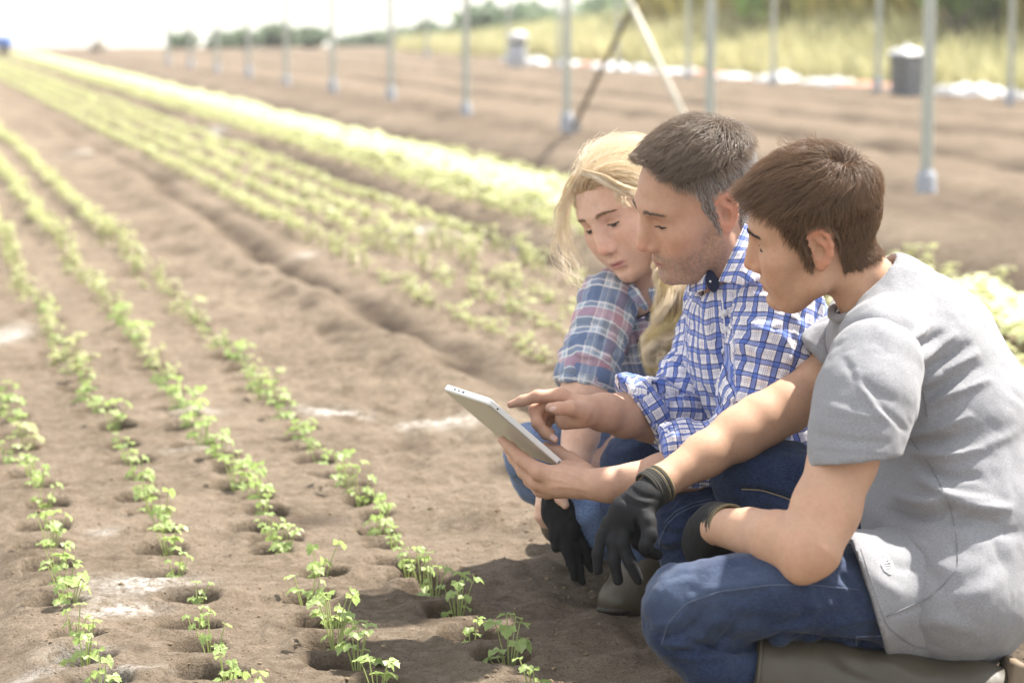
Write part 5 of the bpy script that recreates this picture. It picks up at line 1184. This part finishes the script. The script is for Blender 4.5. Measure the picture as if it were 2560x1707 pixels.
V, F, uv = sheet_px([[c1(1575, 940, 3.7080), c1(1500, 1110, 3.6780), c1(1435, 1255, 3.6680), c1(1372, 1392, 3.6630)], [c1(1700, 1010, 3.6980), c1(1610, 1180, 3.6480), c1(1560, 1330, 3.6330), c1(1470, 1400, 3.6430)], [c1(1760, 1120, 3.6980), c1(1690, 1290, 3.6380), c1(1640, 1400, 3.6230), c1(1560, 1420, 3.6330)]])
col = man.part('collar', V, F, M_plaid, shM, uv)
pl_ = [(1282, 1290, 3.735), (1330, 1318, 3.73), (1374, 1380, 3.722), (1370, 1440, 3.713), (1334, 1482, 3.709), (1292, 1452, 3.713), (1262, 1388, 3.722)]
Vp = np.array([P(*K1(x, y), d) for x, y, d in pl_]); Vp = np.vstack([Vp, Vp + np.array([.001, .004, 0])]); nq = len(pl_)
fl_ = man.part('collar_lining', Vp, [list(range(nq))[::-1], list(range(nq, 2 * nq))] + [[i, (i + 1) % nq, nq + (i + 1) % nq, nq + i] for i in range(nq)], M_navy, shM, smooth=False); v, f = tube([P(*K1(1304, 1392), 3.7195), P(*K1(1304, 1392), 3.7165)], .0018, 10); man.part('button', v, f, M_button, fl_)
V, F, uv = sheet_px([[c1(1165, 1330, 3.7780), c1(1220, 1300, 3.7530), c1(1280, 1296, 3.7400)], [c1(1140, 1400, 3.7780), c1(1200, 1400, 3.7480), c1(1262, 1390, 3.7300)], [c1(1140, 1470, 3.7780), c1(1200, 1480, 3.7480), c1(1272, 1452, 3.7280)]], 8)
man.part('collar', V, F, M_plaid, shM, uv)
for (x, y) in ((1235, 370), (1245, 480), (1232, 620)):
    h = man.ray(bM_, *K5(x, y))
    if h is not None: v, f = tube([h[0] - h[1] * .001, h[0] + h[1] * .0022], .0052, 12); man.part('button', v, f, M_button, shM)
seam(man, 'placket_edge', bM_, [K5(1215, 240), K5(1228, 400), K5(1240, 560), K5(1250, 720)], .0012, M_plaid, shM)
# jeans and boots
V, F = cloth(man, 'jeans', [([(P(2010, 1270, 3.82), .095), (P(1880, 1285, 3.72), .072), (P(1790, 1300, 3.68), .060), (P(1716, 1316, 3.66), .0500)], None), ([(P(1716, 1316, 3.66), .050), (P(1735, 1390, 3.67), .050), (P(1830, 1480, 3.70), .048), (P(1920, 1540, 3.74), .046)], None)], .0042, M_den_man, .014, None, (),
    [(sag(*K3(1490, 1010), *K3(1640, 880), .2), 6, .004), (sag(*K3(1500, 1100), *K3(1620, 1140), .1), 6, -.005), (sag(*K3(1490, 1180), *K3(1610, 1180), .1), 6, .004), (sag(*K3(1500, 1250), *K3(1620, 1230), .1), 6, -.005), (sag(*K3(1520, 1060), *K3(1640, 1090), .1), 5, .004)], [(.003, .04, None, 3.3, 3)], smooth=2)
jm = man.part('jeans', V, F, M_den_man, None, None, np.zeros(len(V))); bj = bvh_of(V, F)
seam(man, 'leg_seam', bj, [K3(1829, 925), K3(1700, 960), K3(1600, 1010), K3(1530, 1080), K3(1490, 1180), K3(1490, 1265)], .0011, M_thread, jm, 40); seam(man, 'leg_seam', bj, [K3(1829, 905), K3(1700, 935), K3(1595, 985), K3(1520, 1060)], .0010, M_thread, jm, 40)
V, F = cloth(man, 'leg', [([(P(1980, 1230, 4.0), .09), (P(1780, 1175, 4.0), .072), (P(1660, 1160, 3.98), .064), (P(1590, 1165, 3.96), .0560)], None), ([(P(1590, 1165, 3.96), .056), (P(1585, 1260, 3.94), .052), (P(1600, 1380, 3.92), .043), (P(1606, 1450, 3.92), .042)], None)], .0045, M_den_man, .016, None, (), [(sag(*K3(1160, 600), *K3(1400, 540), .1), 10, .003)], [(.003, .04, None, 8.3, 3)], smooth=2)
u_, v_ = proj(V); man.part('trouser_leg', V, F, M_den_man, jm, None, np.clip(ss(1300, 1380, v_) * 1.2, 0, 1) + .35 * np.exp(-((u_ - 1560) / 50) ** 2))
f = Field(*bounds([P(1500, 1500, 3.90), P(1680, 1400, 3.95)], .08), .0045); f.chain([(P(1606, 1425, 3.92), .050), (P(1612, 1480, 3.92), .043)], .02); f.chain([(P(1612, 1494, 3.92), .040), (P(1570, 1497, 3.90), .036), (P(1545, 1502, 3.89), .031)], .025); f.plane(P(1570, 1529, 3.9), [0, .12, -1.0]); V, F = f.mesh(2); bo = man.part('boot', V, F, M_boot)
V, F = f.mesh(2); f2_ = Field(*bounds([P(1500, 1530, 3.90), P(1680, 1530, 3.95)], .08), .004); f2_.chain([(P(1618, 1522, 3.92), .041), (P(1545, 1522, 3.89), .036)], .01, 'add', ([0, 0, 1.0], .30)); V, F = f2_.mesh(2); man.part('sole', V, F, plain('dark_sole', (.035, .030, .022), .7), bo)
f = Field(*bounds([P(1780, 1500, 3.74), P(2000, 1600, 3.78)], .08), .005); f.chain([(P(1880, 1510, 3.74), .052), (P(1960, 1560, 3.76), .05)], .02); f.chain([(P(1960, 1565, 3.76), .045), (P(1830, 1580, 3.74), .036)], .03); V, F = f.mesh(2); man.part('boot', V, F, M_boot)
finish(man)

# ------------------------------------------------------------------ the tablet
d0 = 3.60
tB = P(*K3(368, 268), d0); tA = tB + np.array([-.069, .120, .019]); e1 = tA - tB; tC = tB + np.array([.1125, .0796, -.0995]); e2 = tC - tB; e2 = e2 - _n3(e1) * (e2 @ _n3(e1)); nn = _n3(np.cross(e1, e2)); nn = nn if nn[1] < 0 else -nn   # nn: out of the back, towards the camera
w1, w2 = np.linalg.norm(e1), np.linalg.norm(e2); a1, a2 = _n3(e1), _n3(e2); ctr = tB + e1 / 2 + e2 / 2
def rrect(w, h, r, n=7):
    o = []
    for cx, cy, a0 in ((w / 2 - r, h / 2 - r, 0), (-w / 2 + r, h / 2 - r, 90), (-w / 2 + r, -h / 2 + r, 180), (w / 2 - r, -h / 2 + r, 270)):
        for k in range(n): a = R(a0 + 90 * k / (n - 1)); o.append((cx + r * math.cos(a), cy + r * math.sin(a)))
    return np.array(o)
def slab(w, h, r, prof):
    V = []; F = []; n = None
    for inset, z in prof:
        q = rrect(w - 2 * inset, h - 2 * inset, max(r - inset, .001)); n = len(q); V += [ctr + a1 * x + a2 * y + nn * z for x, y in q]
    for k in range(len(prof) - 1): F += [[k * n + i, k * n + (i + 1) % n, (k + 1) * n + (i + 1) % n, (k + 1) * n + i] for i in range(n)]
    F.append(list(range(n))[::-1]); F.append([(len(prof) - 1) * n + i for i in range(n)]); return np.array(V), F
tw = to_world(ctr); tab = obj('tablet', None); tab.location = tw; tag(tab, 'slim silver tablet held up between the three people', 'tablet')
M_alu = plain('aluminium', (.62, .61, .57), .38, .55, var=.03, scale=4); M_edge = plain('white_edge', (.82, .82, .80), .35, var=.03); t = NT('screen'); t.set(Base_Color=(.02, .02, .025), Roughness=.08); M_screen = t.m
def tpart(name, v, f, m, smooth=False): o = obj(name, mesh_l(name, to_world(v) - tw, f, smooth), m, tab); return o
tpart('back_shell', *slab(w1, w2, .008, [(.0, .0026), (.0006, .0042), (.0022, .0050), (.0060, .0052)]), M_alu)
tpart('edge_frame', *slab(w1 + .0016, w2 + .0016, .0088, [(.0006, -.0052), (.0, -.0046), (.0, .0022), (.0006, .0030)]), M_edge); tpart('screen', *slab(w1 - .014, w2 - .014, .004, [(.0, -.0062), (.0, -.0050)]), M_screen)
for s_, l_, z_ in ((-.018, .006, 0), (-.032, .003, 0), (-.045, .004, 0)):
    c_ = ctr - a2 * (w2 / 2 + .0009) + a1 * (-s_ - .01) + nn * (-.001); v, f = box(0, 0, 0, l_, .0012, .0022); tpart('port', np.array([c_ + a1 * q[0] + a2 * q[1] + nn * q[2] for q in v]), f, M_screen)
c_ = ctr - a1 * (w1 / 2 + .0008) - a2 * (w2 / 2 - .02); v, f = box(0, 0, 0, .0012, .003, .0022); tpart('port', np.array([c_ + a1 * q[0] + a2 * q[1] + nn * q[2] for q in v]), f, M_screen)
c_ = ctr - a1 * (w1 / 2 + .0008) + a2 * (w2 / 2 - .006); v, f = box(0, 0, 0, .0012, .009, .005); tpart('speaker', np.array([c_ + a1 * q[0] + a2 * q[1] + nn * q[2] for q in v]), f, plain('grille', (.22, .22, .22), .5, scale=900, var=.6))
# ------------------------------------------------------------------ the woman with long blond hair
wom = new_person('person with long wavy blond hair in muted plaid shirt, looking down at the tablet', 1600, 1480, 4.2)
SW = .87; RW = head_rot(R(-50), R(32), R(-12)); OW = P(*K1(440, 1178), 4.03) - SW * RW @ np.array([0, .126, -.026])
nw = P(1600, 738, 4.17); nwl = (nw - OW) @ RW / SW
fW = head_field(.0018, .93, 1.0, [((0, -.024, -.035), nwl, .044, .050)], .97, 1.0)
frontW = [(-.06, -.006), (-.03, -.002), (.0, .010), (.02, .022), (.04, .036), (.06, .050), (.072, .054), (.084, .062), (.096, .2)]
mW = scalp_mask(frontW, -.06); mW0 = mW
VW, FW = place_head(wom, OW, RW, fW, TONE_W, (.52, .19, .19), 0.0, mW, (.40, .27, .12), SW)
M_hairW = hair_mat('blond_hair', (.60, .42, .22), (.86, .72, .48), .38)
gat = np.array([.052, -.075, -.045])         # gathered behind the near ear
def flowW(p):
    d = gat - p; d = d / (np.linalg.norm(d, axis=1)[:, None] + 1e-9); s = np.sign(p[:, 0] + .02)[:, None]
    fr = ss(.02, .07, p[:, 1])[:, None]; return d * (1 - .6 * fr) + fr * (np.array([.55, -.25, .25]) * (p[:, :1] > -.03) + np.array([-.30, -.85, -.10]) * (p[:, :1] <= -.03))
S = grow(fW, VW, FW, mW, 13000, 12, lambda p: (.115 + .03 * ss(.0, .08, p[:, 2])) * (1 - .55 * ss(-.02, -.05, p[:, 0]) * ss(-.02, .02, p[:, 1])), flowW, lambda p: .25 + .35 * ss(.03, .1, p[:, 1]) + .1 * ss(.06, .1, p[:, 2]), 25, .10, .003, lambda p: .005 + .005 * ss(.03, .10, p[:, 2]))
wom.lateh.append(('hair', S.reshape(-1, 3) * SW @ RW.T + OW, 13000, 12, .00028, M_hairW))
def lock(guide, n, m, spread, curl, seed, rad, taper=(1, 1, .5), turns=2.2):
    g_ = np.random.default_rng(seed); G = np.array([P(*q) for q in guide]); t0 = np.linspace(0, 1, len(G)); tt = np.linspace(0, 1, m); C = np.stack([np.interp(tt, t0, G[:, i]) for i in range(3)], 1)
    for _ in range(3): C[1:-1] = (C[:-2] + 2 * C[1:-1] + C[2:]) / 4
    T = np.gradient(C, axis=0); T /= np.linalg.norm(T, axis=1)[:, None]; A = np.cross(T, [0, 1.0, 0]); A /= np.linalg.norm(A, axis=1)[:, None]; B = np.cross(T, A); w = np.interp(tt, np.linspace(0, 1, len(taper)), taper)
    nc = 11; ca = g_.uniform(0, 6.28, nc); cr_ = spread * np.sqrt(g_.random(nc)); cp = g_.uniform(0, 6.28, nc); cf = turns * g_.uniform(.75, 1.25, nc); k = g_.integers(0, nc, n); out = np.zeros((n, m, 3)); ja = g_.normal(0, spread * .20, (n, 2)); ln = g_.uniform(.75, 1.0, n)
    for i in range(m):
        ti = tt[i] * ln; Ci = np.stack([np.interp(ti, tt, C[:, q]) for q in range(3)], 1); j = np.clip((ti * (m - 1)).astype(int), 0, m - 1)
        ph = cp[k] + 6.283 * cf[k] * ti; aa = (cr_[k] * np.cos(ca[k]) + ja[:, 0]) * w[j] + curl * np.cos(ph) * np.minimum(1, ti * 3); bb = (cr_[k] * np.sin(ca[k]) + ja[:, 1]) * w[j] + curl * np.sin(ph) * np.minimum(1, ti * 3)
        out[:, i] = Ci + A[j] * aa[:, None] + B[j] * bb[:, None]
    return out
M_hairW2 = hair_mat('honey_hair', (.44, .29, .13), (.70, .52, .28), .38)
L1_ = [(1698, 610, 4.12), (1728, 660, 4.06), (1722, 720, 4.0), (1706, 775, 3.99), (1688, 825, 3.99), (1666, 870, 3.99), (1646, 905, 3.99), (1661, 925, 3.99)]
S1 = lock(L1_, 4200, 26, .030, .008, 3, .0004, (.8, 1.1, 1.15, .9, .5)); wom.lateh.append(('ponytail', S1.reshape(-1, 3), 4200, 26, .0003, M_hairW2))
L2_ = [(1663, 600, 4.08), (1684, 660, 4.03), (1688, 720, 3.98), (1678, 780, 3.97), (1666, 830, 3.97), (1638, 862, 3.97), (1632, 892, 3.97), (1656, 912, 3.97)]
S2 = lock(L2_, 2400, 26, .018, .007, 4, .0004, (.7, 1.1, 1.0, .5), 3.0); wom.lateh.append(('ponytail', S2.reshape(-1, 3), 2400, 26, .0003, M_hairW))
for sd, n, sp, cl, gd in ((7, 60, .016, .004, [(1425, 470, 4.12), (1402, 520, 4.12), (1398, 560, 4.13), (1415, 610, 4.14), (1440, 660, 4.15), (1462, 705, 4.15)]), (8, 40, .018, .007, [(1425, 500, 4.16), (1396, 570, 4.17), (1405, 640, 4.18), (1432, 690, 4.18), (1466, 730, 4.17)]),
                          (9, 420, .007, .002, [(1452, 430, 4.03), (1480, 436, 3.99), (1520, 455, 3.965), (1560, 475, 3.965), (1590, 485, 3.98), (1620, 500, 4.02), (1650, 540, 4.06)]), (10, 80, .010, .002, [(1440, 440, 4.04), (1420, 480, 4.05), (1408, 520, 4.07), (1398, 548, 4.09), (1392, 560, 4.10)]), (12, 60, .006, .003, [(1535, 470, 3.97), (1545, 495, 3.965), (1560, 510, 3.97), (1580, 515, 3.98)]),
                          (13, 200, .010, .006, [(1655, 560, 4.07), (1650, 620, 4.03), (1640, 680, 4.02), (1648, 730, 4.0)])):
    S3 = lock(gd, n, 16, sp, cl, sd, .0004, (.6, 1.0, .8)); wom.lateh.append(('stray_lock', S3.reshape(-1, 3), n, 16, .00034, M_hairW))
brows(wom, fW, VW, OW, RW, hair_mat('fair_brow', (.16, .10, .05), (.26, .17, .10)), SW, .0016, 220, 9); eyes(wom, fW, OW, RW, SW, .0118, .0015, .0062)
# arms
d0 = 4.08
armR = [(P(1520, 760, 4.12), .046), (P(1475, 930, 4.05), .042), (P(1462, 990, 4.03), .0400), (P(1452, 1090, 4.02), .0290), (P(1432, 1160, 4.0), .0255), (P(1400, 1205, 3.985), .024)]
handR = [[(P(1400, 1205, 3.985), .024), (P(1385, 1230, 3.98), .026), (P(1372, 1250, 3.975), .022)]]
fr_ = [[(P(1372 + a, 1245, 3.97), .011), (P(1358 + a, 1266, 3.965), .0086), (P(1352 + b, 1290, 3.965), .0082), (P(1360 + b, 1310, 3.97), .0068)] for a, b in ((-6, -2), (6, 8), (18, 20), (30, 34))]
fr_.append([(P(1392, 1225, 3.96), .014), (P(1402, 1245, 3.945), .0098), (P(1413, 1262, 3.94), .0070)])
skin_piece(wom, [armR] + handR + fr_, .0022, TONE_W, .015)
armL = [(P(1700, 900, 4.35), .05), (P(1650, 1060, 4.30), .042), (P(1560, 1110, 4.22), .032), (P(1490, 1165, 4.12), .0255), (P(1455, 1200, 4.06), .024), (P(1425, 1225, 4.02), .023)]
fl2 = [[(P(1425, 1225, 4.0), .012), (P(1412, 1245, 3.985), .0088), (P(1406 + a, 1262, 3.975), .0065)] for a in (0, 16)]
skin_piece(wom, [armL] + fl2, .0024, TONE_W, .012)
wom.body(M_skin)
latW = _n3(np.array([.75, -.66, 0]))
V, F = cloth(wom, 'shirt', [([(P(1608, 750, 4.18), .056), (P(1632, 850, 4.22), .098), (P(1668, 1010, 4.26), .098), (P(1710, 1160, 4.28), .105)], (latW, 1.3)), ([(P(1520, 748, 4.13), .046), (P(1620, 745, 4.2), .05), (P(1700, 760, 4.2), .048)], None)], .0044, M_plaid2, .04, None, (),
    [(sag(*K5(560, 330), *K5(520, 640), .05), 8, .004), (sag(*K5(640, 350), *K5(660, 600), .03), 9, -.004), (sag(*K5(480, 420), *K5(470, 700), .02), 8, -.005), (sag(*K5(600, 500), *K5(700, 760), .03), 9, .005)], [(.004, .05, None, 2.2, 3)], smooth=2, subs=[(OW + SW * RW @ np.array([0, -.02, -.02]), nw - np.array([.005, .02, -.005]), .058, .056, .006)])
uvw = limb_uv(V, P(1600, 720, 4.2), P(1710, 1160, 4.28), [.6, 1.0, 0]); shW = wom.part('shirt', V, F, M_plaid2, None, uvw); bW = bvh_of(V, F)
a0, a1_ = P(1520, 752, 4.12), P(1462, 960, 4.04)
V, F = cloth(wom, 'sleeve', [([(a0, .052), (P(1498, 830, 4.08), .047), (P(1475, 900, 4.05), .047), (a1_, .0480), (P(1455, 1020, 4.03), .047)], None)], .0036, M_plaid2, .02, None, (), [(sag(*K5(330, 420), *K5(440, 480)), 6, .004), (sag(*K5(300, 520), *K5(450, 560)), 6, -.005), (sag(*K5(250, 620), *K5(480, 660), .08), 6, .005), (sag(*K5(230, 700), *K5(490, 740), .08), 6, -.005)], [(.0045, .04, None, 6.2, 3)], planes=[(P(1460, 972, 4.04), P(1452, 1050, 4.03) - P(1470, 960, 4.04))], smooth=2)
wom.part('sleeve', V, F, M_plaid2, shW, limb_uv(V, a0, a1_, [-.2, -1, 0]))
M_plaid3 = plaid_muted(); cuff_roll(wom, P(1461, 972, 4.04), P(1475, 905, 4.05) - P(1460, 972, 4.04), .048, .034, M_plaid2, shW)
al0, al1 = P(1705, 800, 4.30), P(1660, 1040, 4.30)
V, F = cloth(wom, 'sleeve', [([(al0, .052), (P(1690, 920, 4.31), .047), (al1, .046), (P(1590, 1095, 4.25), .042), (P(1540, 1130, 4.2), .041)], None)], .0042, M_plaid2, .02, None, (), (), [(.0045, .04, None, 1.2, 3)], planes=[(P(1590, 1095, 4.25), P(1540, 1130, 4.2) - P(1600, 1088, 4.26))], smooth=2)
wom.part('sleeve', V, F, M_plaid2, shW, limb_uv(V, al0, al1, [-.2, -1, 0]))
def c5(x, y, d): return (*K5(x, y), d)
V, F, uv = sheet_px([[c5(590, 165, 4.10), c5(650, 195, 4.08), c5(700, 260, 4.07), c5(735, 330, 4.07)], [c5(540, 190, 4.10), c5(600, 250, 4.075), c5(660, 320, 4.065), c5(720, 360, 4.065)]], 12); wom.part('collar', V, F, M_plaid2, shW, uv)
V, F, uv = sheet_px([[c5(735, 215, 4.08), c5(770, 205, 4.07), c5(800, 200, 4.06)], [c5(745, 275, 4.075), c5(780, 290, 4.06), c5(805, 280, 4.055)], [c5(775, 320, 4.07), c5(795, 330, 4.055), c5(805, 320, 4.05)]], 8); wom.part('collar', V, F, M_plaid2, shW, uv)
def on_cloth(bv, pts, th, n=10):
    rows = []
    for r in pts:
        q = []
        for (u, v) in px_line(r, n):
            h = wom.ray(bv, u, v); q.append((u, v, (h[0][1] - .004) if h is not None else 4.1))
        rows.append(q)
    return sheet_px(rows, n, th)
V, F, uv = on_cloth(bW, [[K5(455, 472), K5(610, 505)], [K5(462, 560), K5(602, 600)], [K5(490, 640), K5(570, 690)]], .003); wom.part('pocket_flap', V, F, M_plaid2, shW, uv + .03)
for (x, y) in ((500, 615), (705, 665), (690, 560), (740, 410)):
    h = wom.ray(bW, *K5(x, y))
    if h is not None: v, f = tube([h[0], h[0] + h[1] * .007], .0055, 12); wom.part('button', v, f, M_dbutton, shW)
seam(wom, 'placket_edge', bW, [K5(735, 340), K5(725, 480), K5(710, 600), K5(720, 760)], .0015, M_seam, shW)
# jeans, boots
V, F = cloth(wom, 'jeans', [([(P(1680, 1200, 4.38), .09), (P(1500, 1150, 4.25), .068), (P(1400, 1125, 4.14), .058), (P(1333, 1133, 4.08), .0480)], None), ([(P(1333, 1133, 4.08), .048), (P(1352, 1190, 4.12), .046), (P(1450, 1290, 4.25), .044), (P(1570, 1400, 4.36), .042)], None)], .0045, M_den_wom, .016, None, (), [(sag(*K3(560, 600), *K3(760, 560), .1), 10, .003), (sag(*K3(560, 760), *K3(700, 700), .1), 7, -.004)], [(.003, .045, None, 2.7, 3)], smooth=2)
jw = wom.part('jeans', V, F, M_den_wom, None, None, np.zeros(len(V)) + .2)
V, F = cloth(wom, 'leg', [([(P(1720, 1230, 4.22), .085), (P(1590, 1245, 4.08), .062), (P(1492, 1268, 3.99), .0500)], None), ([(P(1492, 1268, 3.99), .05), (P(1510, 1310, 4.0), .048), (P(1640, 1400, 4.12), .044), (P(1740, 1470, 4.2), .042)], None)], .0045, M_den_wom, .016, None, (), (), [(.003, .045, None, 4.7, 3)], smooth=2)
wom.part('trouser_leg', V, F, M_den_wom, jw, None, np.zeros(len(V)))
for (u, v, d) in ((1590, 1425, 4.38), (1760, 1480, 4.22)):
    w = to_world(P(u, v, d)); f = Field((-.2, -.08, -.02), (.1, .08, .26), .005); f.chain([((0, 0, .2), .05), ((0, 0, .07), .044)], .02); f.chain([((0, 0, .048), .044), ((-.14, 0, .036), .034)], .03); f.plane((0, 0, .0), (0, 0, -1)); V, F = f.mesh(1)
    gz0 = float(base_z(w[0], w[1])); o = obj('boot', mesh_np('boot', V + [w[0], w[1], gz0] - wom.base, F), M_boot, wom.root)
finish(wom)
# ------------------------------------------------------------------ the loose glove hanging from her hand
d0 = 3.955
gp_ = new_person('x', 1400, 1300, d0); gp_.base = to_world(P(1398, 1290, d0))
gl = [fing([(765, 905, .0, 40), (800, 990, .0, 62), (850, 1090, .0, 66)], d0), fing([(830, 930, .005, 48), (870, 1010, .005, 62), (900, 1110, .0, 58)], d0)]
gfi = [fing([(850, 1120, -.004, 50), (880, 1230, -.006, 38), (915, 1340, -.006, 33), (930, 1425, -.004, 26)], d0), fing([(880, 1120, .0, 48), (930, 1240, .0, 36), (960, 1360, .0, 33), (978, 1442, .0, 27)], d0), fing([(920, 1100, .006, 46), (975, 1210, .010, 36), (1010, 1300, .012, 33), (1040, 1365, .014, 27)], d0), fing([(940, 1080, .012, 42), (1000, 1170, .02, 34), (1040, 1250, .024, 31), (1065, 1310, .026, 25)], d0), fing([(800, 1080, -.004, 44), (795, 1160, -.006, 34), (812, 1225, -.006, 28)], d0)]
pts = [p for ch in gl + gfi for p, r in ch]; f = Field(*bounds(pts, .04), .0024)
for ch in gl: f.chain(ch, .016, 'add', ([0, 1.0, 0], .6))
for ch in gfi: f.chain(ch, .004, 'add', ([0, 1.0, 0], .75))
V, F = f.mesh(1); V = crinkle(V, F, .0016, .02, None, 2.0, 3)
gl_o = obj('glove', None, None, None, gp_.base); tag(gl_o, 'limp black knitted glove hanging from the hand of the blond person', 'glove')
obj('glove_body', mesh_np('glove_body', to_world(V) - gp_.base, F), M_glove, gl_o); v, f = tube([P(*K3(730 + 9 * k, 890 + 14 * math.sin(k * .5)), d0 - .012) for k in range(12)], .0032, 6); obj('cuff_edge', mesh_l('cuff_edge', to_world(v) - gp_.base, f), M_cuff, gl_o)
# ================================================================== the bright air over the field
v, f = box(0, 64, 3.9, 120, 140, 9.8)
hm = bpy.data.materials.new('haze'); hm.use_nodes = True; hm.node_tree.nodes.remove(hm.node_tree.nodes['Principled BSDF'])
pv = hm.node_tree.nodes.new('ShaderNodeVolumePrincipled'); pv.inputs['Color'].default_value = (.97, .97, .95, 1); pv.inputs['Density'].default_value = .0014; pv.inputs['Anisotropy'].default_value = .35
hm.node_tree.links.new(pv.outputs[0], hm.node_tree.nodes['Material Output'].inputs['Volume'])
o = obj('haze', mesh_l('haze', v, f, False), hm); tag(o, 'pale bright haze hanging over the field', 'haze', kind='stuff')
